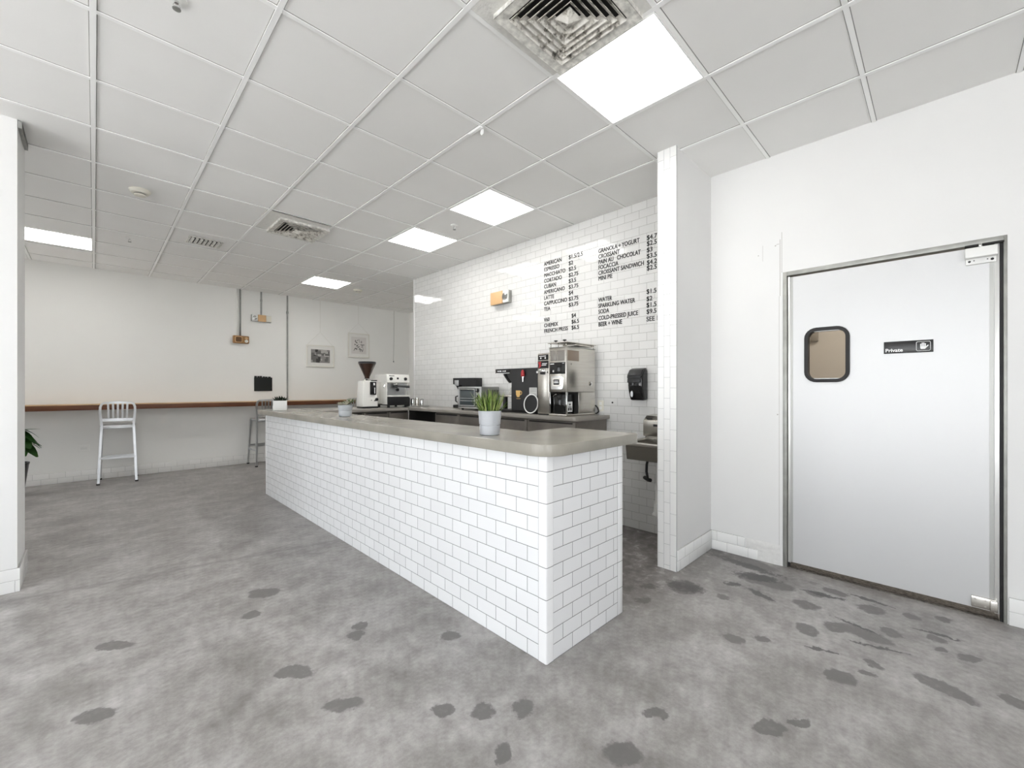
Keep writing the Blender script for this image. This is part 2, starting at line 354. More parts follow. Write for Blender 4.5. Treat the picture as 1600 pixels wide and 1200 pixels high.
# ------------------------------------------------------------------ setting
H = 3.056; XR = 3.62; YB = 8.6
struct(M().box(-4.2, 6.4, -2.8, 8.8, -.1, 0).build('floor', floor_m, smooth=False))
struct(M().box(-4.2, 5.3, -2.8, 8.8, H, H + .1).build('ceiling', ceil_m, smooth=False))
GX = [-.005 + .6096 * i for i in range(-6, 9)]; GY = [2.133 + .6096 * j for j in range(-8, 11)]
g = M(); gd = M()
for x in GX:
    if x > -4: g.box(x - .012, x + .012, -2.7, 8.6 if x < XR + .1 or x < 5.1 else 8.6, H - .007, H + .001)
    if x > -4: gd.box(x - .0155, x + .0155, -2.7, 8.6, H - .0015, H + .001)
for y in GY:
    if -2.7 < y < 8.55:
        g.box(-4., 5.15, y - .011, y + .011, H - .006, H + .001); gd.box(-4., 5.15, y - .0145, y + .0145, H - .0015, H + .001)
struct(g.build('trim_1', tee_m, smooth=False))
struct(gd.build('tee_shade_strips', pbr('painted_tee_shade', (.30, .295, .28), .9), smooth=False))  # thin dark strips paint in the shade of the tile gaps
# door wall
D0, D1, DH = -.262, .818, 2.17
wr = M().box(XR, XR + .12, D1, 1.40, 0, H).box(XR, XR + .12, -2.8, D0, 0, H).box(XR, XR + .12, D0, D1, DH, H)
struct(wr.build('wall_right', wall_right_mat(), smooth=False))
struct(M().box(2.972, XR, 1.331, 1.462, 0, H).build('wall_wing', paint, smooth=False))
wing_t = tile('wing_edge_tile', 'y', u0=1.3265, v0=.03, w=.1515, h=.0472, mcol=(.40, .40, .41), mortar=.0022, swap=True)
struct(M().box(2.962, 2.972, 1.3265, 1.470, 0, H).build('trim_3', wing_t, smooth=False))
menu_t = tile('menu_wall_tile', 'y', u0=1.9, v0=0, mcol=(.27, .265, .25), mortar=.0026, col=(.655, .652, .64), rough=.06)
struct(M().box(XR, XR + .12, 1.40, 5.88, 0, H).build('wall_menu', menu_t, smooth=False))
struct(M().box(XR - .004, XR + .125, 5.875, 5.90, 0, H).build('trim_4', paint, smooth=False))
struct(M().box(-4.2, 5.35, YB, YB + .2, 0, H).build('wall_rear', paint_rear, smooth=False))
struct(M().box(5.15, 5.35, 5.7, YB, 0, H).build('wall_side', paint_rear, smooth=False))
struct(M().box(XR + .12, 5.15, 5.7, 5.88, 0, H).build('wall_service', paint_rear, smooth=False))
# stub wall that ends as the pillar at the left edge
struct(M().box(-4.0, -.355, 4.20, 4.62, 0, H).build('wall_left', paint, smooth=False))
base_x = tile('base_tile_x', 'x', u0=.02, v0=0, mcol=(.46, .455, .45), mortar=.0022, rough=.16)
base_y = tile('base_tile_y', 'y', u0=.05, v0=0, mcol=(.46, .455, .45), mortar=.0022, rough=.16)
base_r = tile('base_tile_rear', 'x', u0=.02, v0=0, mcol=(.52, .515, .5), mortar=.003, rough=.3, col=(.8, .79, .77))
b = M().box(-4., -.343, 4.188, 4.20, 0, .153, .002); struct(b.build('baseboard_left', base_x))
b = M().box(-.355, -.343, 4.20, 4.63, 0, .153, .002); struct(b.build('baseboard_pillar', base_y))
struct(M().box(-4., 5.15, YB - .011, YB, 0, .153, .002).build('baseboard_rear', base_r))
struct(M().box(2.974, XR, 1.320, 1.331, 0, .153, .002).build('baseboard_wing', base_x))
b = M().box(XR - .011, XR, 1.075, 1.320, .0763, .153, .0015).box(XR - .011, XR, .985, 1.320, 0, .0763, .0015)
struct(b.build('baseboard_right', base_y))
struct(M().box(XR - .011, XR, -2.8, D0 - .005, 0, .153, .002).build('baseboard_front', base_y))
# rough plaster where the base tiles broke off
t = bmesh.new(); bmesh.ops.create_grid(t, x_segments=14, y_segments=12, size=.5)
for v in t.verts:
    u, w = v.co.x + .5, v.co.y + .5
    e = min(u, 1 - u, 1 - w) * 6
    y = 1.07 - u * .235 - (.0 if w > .5 else 0); z = w * .150
    v.co = Vector((XR - .0005 - min(1, max(e, 0)) * (.004 + .004 * random.random()), y, z))
patch = M(); patch._add(t)
struct(patch.build('trim_5', pbr('broken_plaster', (.72, .715, .70), .85, var=.05, vs=40, bmp=.3, bs=60)))
# exterior and unseen walls with the storefront openings that let the daylight in; the rear one is added for brightness
def opening(name, axis, a, b, u0, u1, o0, o1, z0, z1):
    m = M()
    def q(p0, p1, c0, c1):
        m.box(*((a, b, p0, p1) if axis == 'x' else (p0, p1, a, b)), c0, c1)
    q(u0, o0, 0, H); q(o1, u1, 0, H); q(o0, o1, 0, z0); q(o0, o1, z1, H); struct(m.build(name, paint, smooth=False))
opening('wall_front', 'y', -2.8, -2.6, -4.2, XR, -3.4, 0., .15, 2.7)
opening('wall_storefront', 'x', -4.2, -4.0, -2.6, 4.3, -2.2, 3.6, .15, 2.7)
opening('wall_rear_added_opening', 'x', -4.2, -4.0, 4.3, 8.6, 6.0, 8.3, .4, 2.2)  # unseen opening, added and sized to brighten the rear wall
f = M().frame('y', -2.72, -2.66, -3.4, 0., .15, 2.7, .05)
for x in (-2.27, -1.13): f.box(x - .025, x + .025, -2.72, -2.66, .2, 2.65)
struct(f.build('window_1', galv, smooth=False))
f = M().frame('x', -4.12, -4.06, -2.2, 3.6, .15, 2.7, .05)
for y in (-.75, .7, 2.15): f.box(-4.12, -4.06, y - .025, y + .025, .2, 2.65)
struct(f.build('window_2', galv, smooth=False))
f = M().frame('x', -4.12, -4.06, 6.0, 8.3, .4, 2.2, .05); f.box(-4.12, -4.06, 7.12, 7.18, .45, 2.15)
struct(f.build('added_rear_window', galv, smooth=False))  # frame of the added rear opening
struct(M().box(-22, 12, -22, 14, -.25, -.2).build('ground', pbr('pale_paving', (.78, .775, .76), .8, var=.04, vs=2), smooth=False))
# room behind the swing door, seen through its little window
room_m = pbr('tan_paint', (.50, .46, .40), .7)
m = M().box(5.6, 5.7, -2.0, 1.6, 0, H).box(XR + .12, 5.7, -2.1, -2.0, 0, H).box(XR + .12, 5.7, 1.6, 1.7, 0, H).box(XR + .12, 5.7, -2.1, 1.7, H, H + .05)
struct(m.build('wall_back_room', room_m, smooth=False))

# ------------------------------------------------------------------ swing door
door = bpy.data.objects.new('door_1', None); COL.objects.link(door); door.location = (XR, .28, 0); ORG[door] = Vector((XR, .28, 0)); struct(door)
fm = M()
for y0, y1 in ((D1 - .026, D1), (D0, D0 + .014)): fm.box(XR - .004, XR + .124, y0, y1, 0, DH, .002)
fm.box(XR - .004, XR + .124, D0 + .014, D1 - .026, DH - .030, DH, .002); fm.build('door_frame', grey_frame, door)
m_, nt_, p_ = newmat('door_skin'); ps = wpos(nt_)
nn = noise(nt_, ps, 6, 7, .75)
nt_.links.new(mixc(nt_, math_(nt_, 'MULTIPLY', math_(nt_, 'GREATER_THAN', nn.outputs[0], .745), .35), (.57, .572, .574), (.38, .38, .38)), p_.inputs['Base Color'])
p_.inputs['Roughness'].default_value = .42; p_.inputs['Metallic'].default_value = .38
door_m = m_
lf = M().box(XR + .012, XR + .052, -.222, .778, .045, 2.128, .003)
leaf = M(); lf.b.free()
# leaf with a hole for the window
wy0, wy1, wz0, wz1 = .448, .668, 1.385, 1.715
leaf.box(XR + .012, XR + .052, -.222, wy0, .045, 2.128).box(XR + .012, XR + .052, wy1, .778, .045, 2.128).box(XR + .012, XR + .052, wy0, wy1, .045, wz0).box(XR + .012, XR + .052, wy0, wy1, wz1, 2.128)
leaf.build('door_leaf', door_m, door, smooth=False)
M().box(XR + .006, XR + .055, .772, .788, .04, 2.132, .002).box(XR + .006, XR + .055, -.234, -.214, .04, 2.132, .002).build('edge_trim', pbr('edge_trim_metal', (.7, .7, .68), .3, .6), door)
M().box(XR + .0095, XR + .03, -.212, -.196, .045, 2.126).box(XR + .0095, XR + .03, .757, .770, .045, 2.126).build('edge_channel', pbr('channel_grey', (.40, .40, .385), .4, .5), door, smooth=False)
M().box(XR + .02, XR + .04, .779, .7895, .0, 2.14).box(XR + .012, XR + .04, D0 + .013, -.236, .0, 2.14).build('gap_seal', black_rubber, door)
def rrect(u0, u1, v0, v1, r, n=6):
    pts = []
    for cx, cy, a0 in ((u1 - r, v1 - r, 0), (u0 + r, v1 - r, 90), (u0 + r, v0 + r, 180), (u1 - r, v0 + r, 270)):
        for k in range(n + 1): a = R(a0 + 90 * k / n); pts.append((cx + r * math.cos(a), cy + r * math.sin(a)))
    return pts
def ring(outer, inner, axis, a, b, mi=0, m=None):
    m = m or M(); t = bmesh.new()
    def P(u, v, w): return {'x': (w, u, v), 'y': (u, w, v), 'z': (u, v, w)}[axis]
    V = [[t.verts.new(P(u, v, w)) for u, v in pp] for pp in (outer, inner) for w in (a, b)]; n = len(outer)
    for i in range(n):
        j = (i + 1) % n
        t.faces.new((V[0][i], V[0][j], V[1][j], V[1][i])); t.faces.new((V[2][i], V[2][j], V[3][j], V[3][i]))
        t.faces.new((V[0][i], V[0][j], V[2][j], V[2][i])); t.faces.new((V[1][i], V[1][j], V[3][j], V[3][i]))
    bmesh.ops.recalc_face_normals(t, faces=t.faces); m._add(t, mi); return m
wf = ring(rrect(.430, .686, 1.357, 1.742, .072), rrect(.452, .664, 1.380, 1.719, .05), 'x', XR - .004, XR + .06)
wfo = wf.build('window_gasket', black_rubber, door)
M().prism(rrect(.450, .666, 1.378, 1.721, .05), 'x', XR + .02, XR + .026).build('window_pane', pbr('acrylic_pane', (.93, .9, .86), .03, trans=1, ior=1.08), door)
# top pivot housing, bottom pivot plate
pv = M().box(XR - .045, XR + .012, -.225, -.100, 2.062, 2.118, .004).box(XR - .004, XR + .012, -.222, -.103, 2.030, 2.066, .004)
po = pv.build('pivot_cover', white_plastic, door)
M().cyl((XR - .0055, -.118, 2.047), (XR + .0, -.118, 2.047), .006, seg=10).cyl((XR - .0055, -.206, 2.047), (XR + .0, -.206, 2.047), .007, seg=10).cyl((XR - .0055, -.136, 2.05), (XR, -.136, 2.05), .003, seg=8).cyl((XR - .0055, -.188, 2.05), (XR, -.188, 2.05), .003, seg=8).build('screw', black_plastic, po)
M().cyl((XR - .01, -.16, 2.118), (XR - .01, -.16, 2.142), .009, seg=10).build('pivot_pin', chrome, door)
M().box(XR - .012, XR + .02, -.262 + .012, -.1, 2.132, 2.142).build('header_channel', void_m, door)
bp_ = M().box(XR - .004, XR + .014, -.222, -.125, .052, .115, .002).box(XR - .016, XR + .014, -.226, -.198, .050, .112, .003)
for y, z in ((-.14, .066), (-.14, .1), (-.18, .066), (-.18, .1)): bp_.cyl((XR - .006, y, z), (XR, y, z), .005, seg=8)
bp_.build('pivot_plate', steel, door)
M().box(XR + .005, XR + .12, D0 + .03, D1 - .03, 0, .006).build('threshold', pbr('dirty_threshold', (.10, .09, .08), .8, var=.6, vs=60), door)
# sign on the door
sg = thing('door_sign', 'black door sign reading Private with a white hand symbol', 'sign', (XR + .012, .143, 1.536))
M().box(XR + .006, XR + .012, .030, .257, 1.536, 1.612, .001).build('sign_plate', pbr('black_sign', (.018, .018, .018), .25, var=.3, vs=20), sg)
tx = M(); text_bm(tx, 'Private', .030, (XR + .0055, .250, 1.546), '-x', off=.0007, width=.082); tx.build('lettering', white_print, sg, smooth=False)
tx = ring(rrect(.042, .106, 1.545, 1.603, .008), rrect(.044, .104, 1.547, 1.601, .007), 'x', XR + .0052, XR + .0062)
# raised open hand
tx.prism([(.066, 1.556), (.084, 1.556), (.0879, 1.562), (.0879, 1.572), (.063, 1.572), (.061, 1.566)], 'x', XR + .0050, XR + .0062)
for y, z in ((.0855, 1.589), (.0788, 1.595), (.0720, 1.595), (.0654, 1.590)): tx.box(XR + .0050, XR + .0062, y - .0024, y + .0024, 1.571, z)
tx.prism([(.062, 1.562), (.064, 1.570), (.054, 1.581), (.050, 1.578)], 'x', XR + .0050, XR + .0062)
tx.build('hand_symbol', white_print, sg, smooth=False)
# box on the wall of the room behind the door
M().box(5.57, 5.6, .93, 1.0, 1.83, 1.935, .004).build('junction_box', pbr('dull_box', (.25, .22, .18), .6)); bpy.data.objects['junction_box'].location = (0, 0, 0)
tag(bpy.data.objects['junction_box'], 'small dark box on the wall seen through the door window', 'box')
bl = bpy.data.lights.new('back_room_lamp', 'AREA'); bl.size = .5; bl.energy = 38; bl.color = (1, .96, .90)
bo = bpy.data.objects.new('back_room_lamp', bl); bo.location = (4.7, 0, H - .02); COL.objects.link(bo)

# ------------------------------------------------------------------ ceiling equipment
def panel(x, y, label):
    L = thing('ceiling_light', label, 'light', (x + .3048, y + .3048, H - .006), 'square light panels in the ceiling grid')
    M().frame('z', H - .009, H - .001, x + .012, x + .5976, y + .012, y + .5976, .008).build('light_frame', tee_m, L, smooth=False)
    M().box(x + .02, x + .5896, y + .02, y + .5896, H - .007, H - .002).build('light_diffuser', lamp_m, L, smooth=False)
    return L
panel(GX[9], GY[6], 'large glowing ceiling light panel right beside the grimy square vent')
l2 = panel(GX[10], GY[9], 'glowing ceiling panel nearest the upper edge of the menu wall')
panel(GX[10], GY[11], 'glowing ceiling panel second along the row beside the tiled wall')
panel(2.40, 6.79 - .02, 'glowing ceiling panel farthest back, above the two framed pictures')
panel(-.6146, 6.885, 'glowing ceiling panel beside the white pillar at the left')
dirty, nt_, p_ = newmat('peeling_louver')
tc_ = N(nt_, 'ShaderNodeTexCoord').outputs['Object']
n_ = noise(nt_, tc_, 20, 8, .7)
nt_.links.new(ramp(nt_, n_.outputs[0], [(.38, (.07, .065, .055)), (.44, (.34, .32, .28)), (.50, (.62, .60, .55)), (.66, (.74, .72, .68))]), p_.inputs['Base Color'])
p_.inputs['Roughness'].default_value = .6; bump(nt_, p_, n_.outputs[0], .5, .006)
dirty_w = pbr('speckled_white_metal', (.66, .65, .61), .55, var=.35, vs=30)
stip = pbr('stippled_board', (.70, .69, .66), .9, var=.06, vs=40, bmp=1.0, bs=70)
def diffuser(cx, cy, half, z, label, tilex, tiley, nlou=5):
    D = thing('air_vent', label, 'vent', (cx, cy, z), 'square ceiling air vents')
    M().box(tilex + .012, tilex + .598, tiley + .012, tiley + .598, H - .006, H - .001).build('backing_board', stip, D, smooth=False)
    M().box(cx - half + .035, cx + half - .035, cy - half + .035, cy + half - .035, H - .008, H - .006).build('duct_opening', void_m, D, smooth=False)
    # sloped flange
    def pyr(m, h0, z0, h1, z1, th=.003):
        for k in range(4):
            c, s = math.cos(R(90 * k)), math.sin(R(90 * k)); t = bmesh.new()
            P = [(h0, -h0, z0), (h0, h0, z0), (h1, h1, z1), (h1, -h1, z1)]
            v = [t.verts.new((cx + x * c - y * s, cy + x * s + y * c, zz)) for x, y, zz in P] + [t.verts.new((cx + x * c - y * s, cy + x * s + y * c, zz + th)) for x, y, zz in P]
            for q in ((0, 1, 2, 3), (7, 6, 5, 4), (0, 4, 5, 1), (1, 5, 6, 2), (2, 6, 7, 3), (3, 7, 4, 0)): t.faces.new([v[i] for i in q])
            bmesh.ops.recalc_face_normals(t, faces=t.faces); m._add(t)
        return m
    pyr(M().frame('z', z, H - .005, cx - half, cx + half, cy - half, cy + half, .004), half, z, half - .05, z + .004).build('flange', dirty_w, D, smooth=False)
    for i in range(nlou):
        h1 = half - .052 - i * (half - .09) / nlou
        pyr(M(), h1, z - .004, h1 - .025, H - .012).build('louver', dirty, D, smooth=False)
    hc = .045
    m = M(); t = bmesh.new()
    v = [t.verts.new((cx + a * hc, cy + b_ * hc, z + .004)) for a, b_ in ((-1, -1), (1, -1), (1, 1), (-1, 1))]; ap = t.verts.new((cx, cy, z - .02))
    t.faces.new(v)
    for i in range(4): t.faces.new((v[i], v[(i + 1) % 4], ap))
    bmesh.ops.recalc_face_normals(t, faces=t.faces); m._add(t); m.cyl((cx, cy, z), (cx, cy, H - .006), .008)
    m.build('center_cone', dirty, D, smooth=False)
diffuser(1.565, 1.215, .245, H - .032, 'large grimy square air vent next to the nearest light panel', GX[8], GY[6])
diffuser(1.585, 4.935, .245, H - .030, 'peeling square air vent in the middle of the ceiling', GX[8], GY[12] - .04 + .02)
rv = thing('return_grille', 'small rectangular slatted grille beyond the round smoke detector', 'vent', (.93, 6.12, H - .01))
M().box(GX[7] + .012, GX[8] - .012, GY[14] - .59 - .01, GY[14] - .02, H - .004, H - .001).build('backing_board', ceil_m, rv, smooth=False)
M().frame('z', H - .012, H - .004, .765, 1.095, 5.97, 6.27, .022).build('grille_frame', dirty_w, rv, smooth=False)
M().box(.78, 1.08, 5.985, 6.255, H - .006, H - .004).build('duct_opening', void_m, rv, smooth=False)
for i in range(7):
    x = .806 + i * .041
    M().box(-.014, .014, 5.99, 6.25, -.001, .001, mat=Matrix.Translation((x, 0, H - .014)) @ Matrix.Rotation(R(35), 4, 'Y')).build('grille_slat', dirty_w, rv, smooth=False)
def smoke(x, y, label):
    D = thing('smoke_detector', label, 'smoke detector', (x, y, H), 'round white smoke detectors')
    M().lathe([(.075, 0), (.075, -.012), (.062, -.03), (.045, -.034)], (x, y, H)).build('detector_base', ivory, D)
    M().lathe([(.042, -.033), (.042, -.042)], (x, y, H)).build('sensor_slot', black_plastic, D)
    M().lathe([(.045, -.041), (.04, -.05), (.015, -.053)], (x, y, H)).build('sensor_cap', ivory, D)
smoke(.285, 4.94, 'round white smoke detector on the ceiling nearer the pillar')
smoke(3.30, 7.2, 'round white smoke detector at the back beyond the far light panel')
def sprink(x, y, label):
    D = thing('sprinkler_head', label, 'sprinkler', (x, y, H), 'ceiling sprinkler heads')
    M().lathe([(.04, 0), (.038, -.006), (.018, -.012)], (x, y, H)).build('escutcheon', white_plastic, D)
    m = M().cyl((x, y, H - .01), (x, y, H - .022), .008)
    for s in (-1, 1): m.tube([(x + s * .008, y, H - .022), (x + s * .013, y, H - .034), (x, y, H - .046)], .002, 6)
    m.build('sprinkler_frame', chrome, D)
    M().lathe([(.016, -.046), (.016, -.049)], (x, y, H)).build('deflector', galv, D)
sprink(2.73, 3.64, 'tiny sprinkler head between the two light panels by the tiled wall')
sprink(.29, 6.58, 'tiny sprinkler head in the dim ceiling left of the slatted grille')
sprink(.262, 2.40, 'chrome sprinkler head at the top edge of the picture')
hk = thing('ceiling_clip', 'white bent metal clip hooked over a ceiling grid crossing', 'clip', (1.83, 2.18, H - .01))
M().box(1.815, 1.838, 2.135, 2.26, H - .013, H - .006, .001).build('clip_sleeve', tee_m, hk)
M().prism([(2.137, H - .012), (2.162, H - .012), (2.17, H - .03), (2.158, H - .05), (2.137, H - .046)], 'x', 1.842, 1.845).build('clip_tab', white_plastic, hk)
br = M().frame('x', -.352, -.335, 4.20, 4.56, H - .052, H - .006, .008); br.box(-.352, -.335, 4.37, 4.376, H - .048, H - .01)
br.solo('wall_bracket', galv, 'metal rail bracket at the top of the white pillar beside the ceiling', 'bracket', (-.345, 4.38, H - .05))

# ------------------------------------------------------------------ bar counter
TZ = .992
front_t = tile('counter_front_tile', 'y', u0=1.361, v0=0, mcol=(.12, .12, .125), mortar=.0028, col=(.83, .84, .85))
end_t = tile('counter_end_tile', 'x', u0=1.573 - .0768, v0=0, mcol=(.12, .12, .125), mortar=.0028, col=(.83, .835, .845))
trim_t = tile('counter_trim_tile', 'x', u0=1.0, v0=0, w=5, h=.1526, mcol=(.14, .14, .14), mortar=.003, col=(.86, .86, .865), rough=.05)
bc = thing('bar_counter', 'long white subway-tiled service counter standing on the concrete floor', 'counter', (1.9, 3.6, 0))
M().box(1.526, 1.57, 1.3642, 5.888, 0, TZ).build('tiled_front', front_t, bc, smooth=False)
M().box(1.5762, 2.1518, 1.312, 1.36, 0, TZ).build('tiled_end', end_t, bc, smooth=False)
M().box(2.155, 2.205, 1.310, 1.36, 0, TZ, .003).build('end_trim', trim_t, bc)
M().prism([(1.573, 1.310), (1.529, 1.310), (1.5262, 1.3115), (1.5258, 1.3135), (1.5645, 1.352), (1.573, 1.352)], 'z', 0, TZ).build('corner_trim', trim_t, bc)
M().prism([(1.523, 1.361), (1.523, 1.316), (1.5235, 1.3135), (1.5248, 1.3125), (1.561, 1.355), (1.561, 1.361)], 'z', 0, TZ).build('corner_trim', trim_t, bc)
M().box(1.523, 1.57, 5.89, 5.935, 0, TZ, .003).build('far_trim', trim_t, bc)
grout_m = pbr('dark_grout', (.10, .10, .10), .9)
for q in ((1.5255, 1.569, 1.3605, 1.3645), (1.5725, 1.5765, 1.3125, 1.36), (2.1515, 2.156, 1.3125, 1.36), (1.5275, 1.5325, 1.3145, 1.319)): M().box(*q, 0, TZ - .001).build('grout', grout_m, bc, smooth=False)
M().box(1.57, 1.87, 1.80, 5.93, 0, TZ).box(1.57, 2.205, 1.36, 1.80, 0, TZ).build('core', pbr('grey_counter_back', (.42, .41, .39), .6), bc, smooth=False)
# continuous concrete slab with rounded corner
def arc(cx, cy, r, a0, a1, n=10): return [(cx + r * math.cos(R(a0 + (a1 - a0) * k / n)), cy + r * math.sin(R(a0 + (a1 - a0) * k / n))) for k in range(n + 1)]
rc = .13
pts = arc(1.462 + rc, 1.245 + rc, rc, 180, 270) + arc(2.275 - .02, 1.245 + .02, .02, 270, 360, 4) + [(2.275, 1.785), (1.905, 1.785), (1.905, 5.14), (1.905, 6.1)] + arc(1.462 + .06, 6.1 - .06, .06, 90, 180, 5)
sl = M().prism(pts, 'z', TZ + .001, 1.05, .004)
sl.solo('countertop', conc, 'thick grey concrete bar top with a rounded corner over the tiled counter', 'countertop', (1.7, 3.6, TZ + .001))

# ------------------------------------------------------------------ back-bar cabinets and worktop
BZ = 1.055; BX = 3.07
pts = [(XR - .004, 2.29), (XR - .004, 5.86), (1.91, 5.86), (1.91, 5.14), (BX, 5.14), (BX, 2.33), (BX + .01, 2.305), (BX + .04, 2.29)]
M().prism(pts, 'z', BZ - .038, BZ, .004).solo('back_worktop', conc_b, 'grey L-shaped worktop under the coffee machines along the tiled wall', 'worktop', (3.3, 4, BZ - .038))
def cabinet(y0, y1, label, doors=1, drawer=False, end=False):
    C = thing('base_cabinet', label, 'cabinet', (3.35, (y0 + y1) / 2, 0), 'brown steel cabinets under the back worktop')
    z1 = BZ - .039
    M().box(BX + .055, XR - .006, y0 + .001, y1 - .001, .1, z1).box(BX + .12, XR - .006, y0 + .001, y1 - .001, 0, .1).build('cabinet_body', cab_m, C, smooth=False)
    w = (y1 - y0) / doors
    for k in range(doors):
        a, b_ = y0 + k * w + .004, y0 + (k + 1) * w - .004
        dr = M().box(BX + .035, BX + .054, a, b_, .12, z1 - .012, .003).build('cabinet_door', cab_m, C)
        M().box(BX + .028, BX + .036, a + .03, b_ - .03, z1 - .03, z1 - .018, .002).build('door_pull', cab_dark, dr)
cabinet(2.325, 2.93, 'brown steel cabinet at the near end of the back worktop')
cabinet(2.93, 3.55, 'brown steel cabinet under the black brewer')
cabinet(3.55, 4.55, 'wide brown steel cabinet under the toaster oven', 2)
C = thing('open_cabinet', 'dark open-fronted cabinet in the inner corner of the worktops', 'cabinet', (3.35, 4.85, 0))
M().box(BX + .055, BX + .075, 4.56, 4.60, 0, BZ - .039).box(3.5, XR - .006, 4.56, 5.84, 0, BZ - .039).box(BX + .055, 3.5, 4.56, 5.84, 0, .1).build('cabinet_frame', cab_dark, C, smooth=False)
def far_cab(x0, x1, label):
    C = thing('base_cabinet', label, 'cabinet', ((x0 + x1) / 2, 5.5, 0), 'brown steel cabinets under the back worktop')
    z1 = BZ - .039
    M().box(x0 + .001, x1 - .001, 5.2, 5.84, .1, z1).box(x0 + .001, x1 - .001, 5.3, 5.84, 0, .1).build('cabinet_body', cab_m, C, smooth=False)
    dr = M().box(x0 + .004, x1 - .004, 5.18, 5.199, .12, z1 - .012, .003).build('cabinet_door', cab_m, C)
    M().box(x0 + .03, x1 - .03, 5.172, 5.18, z1 - .03, z1 - .018, .002).build('door_pull', cab_dark, dr)
far_cab(1.93, 2.45, 'brown steel cabinet joining the far end of the bar counter')
far_cab(2.45, 2.80, 'brown steel cabinet under the white coffee grinder')
far_cab(2.80, 3.10, 'brown steel cabinet under the espresso machine')

# ------------------------------------------------------------------ big coffee brewer with grinder hoppers
G = thing('coffee_brewer', 'big stainless coffee grinder-brewer with hopper windows at the near end of the worktop', 'coffee machine', (3.33, 2.53, BZ))
x0, x1, y0, y1 = 3.10, 3.56, 2.425, 2.632
M().box(x0, x1, y0, y1, 1.282, 1.70, .004).box(3.29, x1, y0, y1, BZ + .025, 1.279, .003).build('brewer_body', steel, G)
M().box(x0 - .006, x1, y0 - .004, y1 + .004, BZ, BZ + .022, .004).build('brewer_base', steel, G)
M().box(3.286, 3.292, y0 + .004, y1 - .004, BZ + .025, 1.278).build('server_bay', void_m, G, smooth=False)
for ya in (y0, y1 - .012): M().box(x0 + .002, x0 + .02, ya, ya + .012, BZ + .023, 1.282, .002).build('bay_post', chrome, G)
M().box(x0 - .004, x1 + .004, y0 - .004, y1 + .004, 1.70, 1.706, .001).build('brewer_top', grey_frame, G)
M().box(x0 - .01, x1 + .012, y0 - .008, y1 + .012, 1.742, 1.750, .002).box(3.28, x1, y0 + .02, y1 - .02, 1.726, 1.742, .002).build('hopper_lid', steel, G)
for i, (x, y) in enumerate(((x0 + .01, y0 + .012), (x0 + .01, y1 - .012), (x0 + .01, (y0 + y1) / 2), (x1 - .01, y0 + .012), (x1 - .01, y1 - .012))):
    M().cyl((x, y, 1.705), (x, y, 1.742), .004, seg=8).build('lid_post', steel, G)
for y in (2.47, 2.575): M().lathe([(.006, 1.75), (.006, 1.758), (.019, 1.764), (.017, 1.772), (.005, 1.774)], (x0 + .03, y, 0), 14).build('lid_knob', black_plastic, G)
M().box(x0 - .002, x0 + .004, 2.448, 2.528, 1.575, 1.672, .001).box(x0 - .002, x0 + .004, 2.535, 2.612, 1.575, 1.672, .001).build('hopper_window', smoky, G)
M().box(3.115, 3.29, y0 - .002, y0 + .004, 1.575, 1.672, .001).build('side_window', pbr('bronze_window', (.22, .17, .13), .15), G)
pn = M().box(x0 - .004, x0 + .004, 2.438, 2.622, 1.452, 1.560, .001).build('control_panel', black_gloss, G)
M().cyl((x0 - .012, 2.572, 1.478), (x0 - .003, 2.572, 1.478), .010, seg=14).build('knob', chrome, pn)
m = M(); m.box(x0 - .005, x0 - .0035, 2.57, 2.615, 1.544, 1.551).box(x0 - .005, x0 - .0035, 2.447, 2.47, 1.548, 1.552); m.build('lettering', white_print, pn, smooth=False)
pl = M().prism(rrect(2.462, 2.605, 1.305, 1.432, .018), 'x', x0 - .010, x0 + .002, .002).build('filter_door', chrome, G)
M().prism(rrect(2.486, 2.582, 1.335, 1.415, .01), 'x', x0 - .014, x0 - .008, .001).build('door_plate', steel, pl)
M().prism(rrect(2.500, 2.568, 1.350, 1.400, .006), 'x', x0 - .016, x0 - .012).build('badge', black_plastic, pl)
m = M(); m.box(x0 - .017, x0 - .0155, 2.51, 2.558, 1.380, 1.387).box(x0 - .017, x0 - .0155, 2.507, 2.561, 1.366, 1.373); m.build('lettering', white_print, pl, smooth=False)
M().lathe([(.018, 0), (.022, .006), (.012, .010)], (0, 0, 0), 18, mat=Matrix.Translation((3.49, y0, 1.36)) @ Matrix.Rotation(R(90), 4, 'X')).build('side_lock', chrome, G)
M().cyl((3.17, y0 - .004, 1.545), (3.17, y0, 1.545), .006, seg=10).build('screw', grey_frame, G)
sv = thing('coffee_server', 'black coffee server standing in the bay of the big stainless brewer', 'server', (3.19, 2.53, BZ + .022))
M().box(3.125, 3.275, 2.462, 2.612, BZ + .022, 1.262, .012).build('server_body', black_gloss, sv)
M().tube([(3.12, 2.60, 1.24), (3.112, 2.575, 1.256), (3.108, 2.55, 1.26)], .005, 8).build('server_handle', chrome, sv)
st = M().box(3.16, 3.235, 2.4605, 2.462, BZ + .04, 1.19, 0).build('label', white_print, sv, smooth=False)
m = M().prism([(3.185, 1.172), (3.21, 1.172), (3.206, 1.155), (3.19, 1.155)], 'y', 2.4595, 2.4605)
for z in (1.14, 1.13, 1.118): m.box(3.175, 3.222, 2.4595, 2.4605, z, z + .005)
m.box(3.17, 3.19, 2.4595, 2.4605, BZ + .05, BZ + .075).box(3.205, 3.225, 2.4595, 2.4605, BZ + .05, BZ + .075); m.build('label_print', letter_m, st, smooth=False)

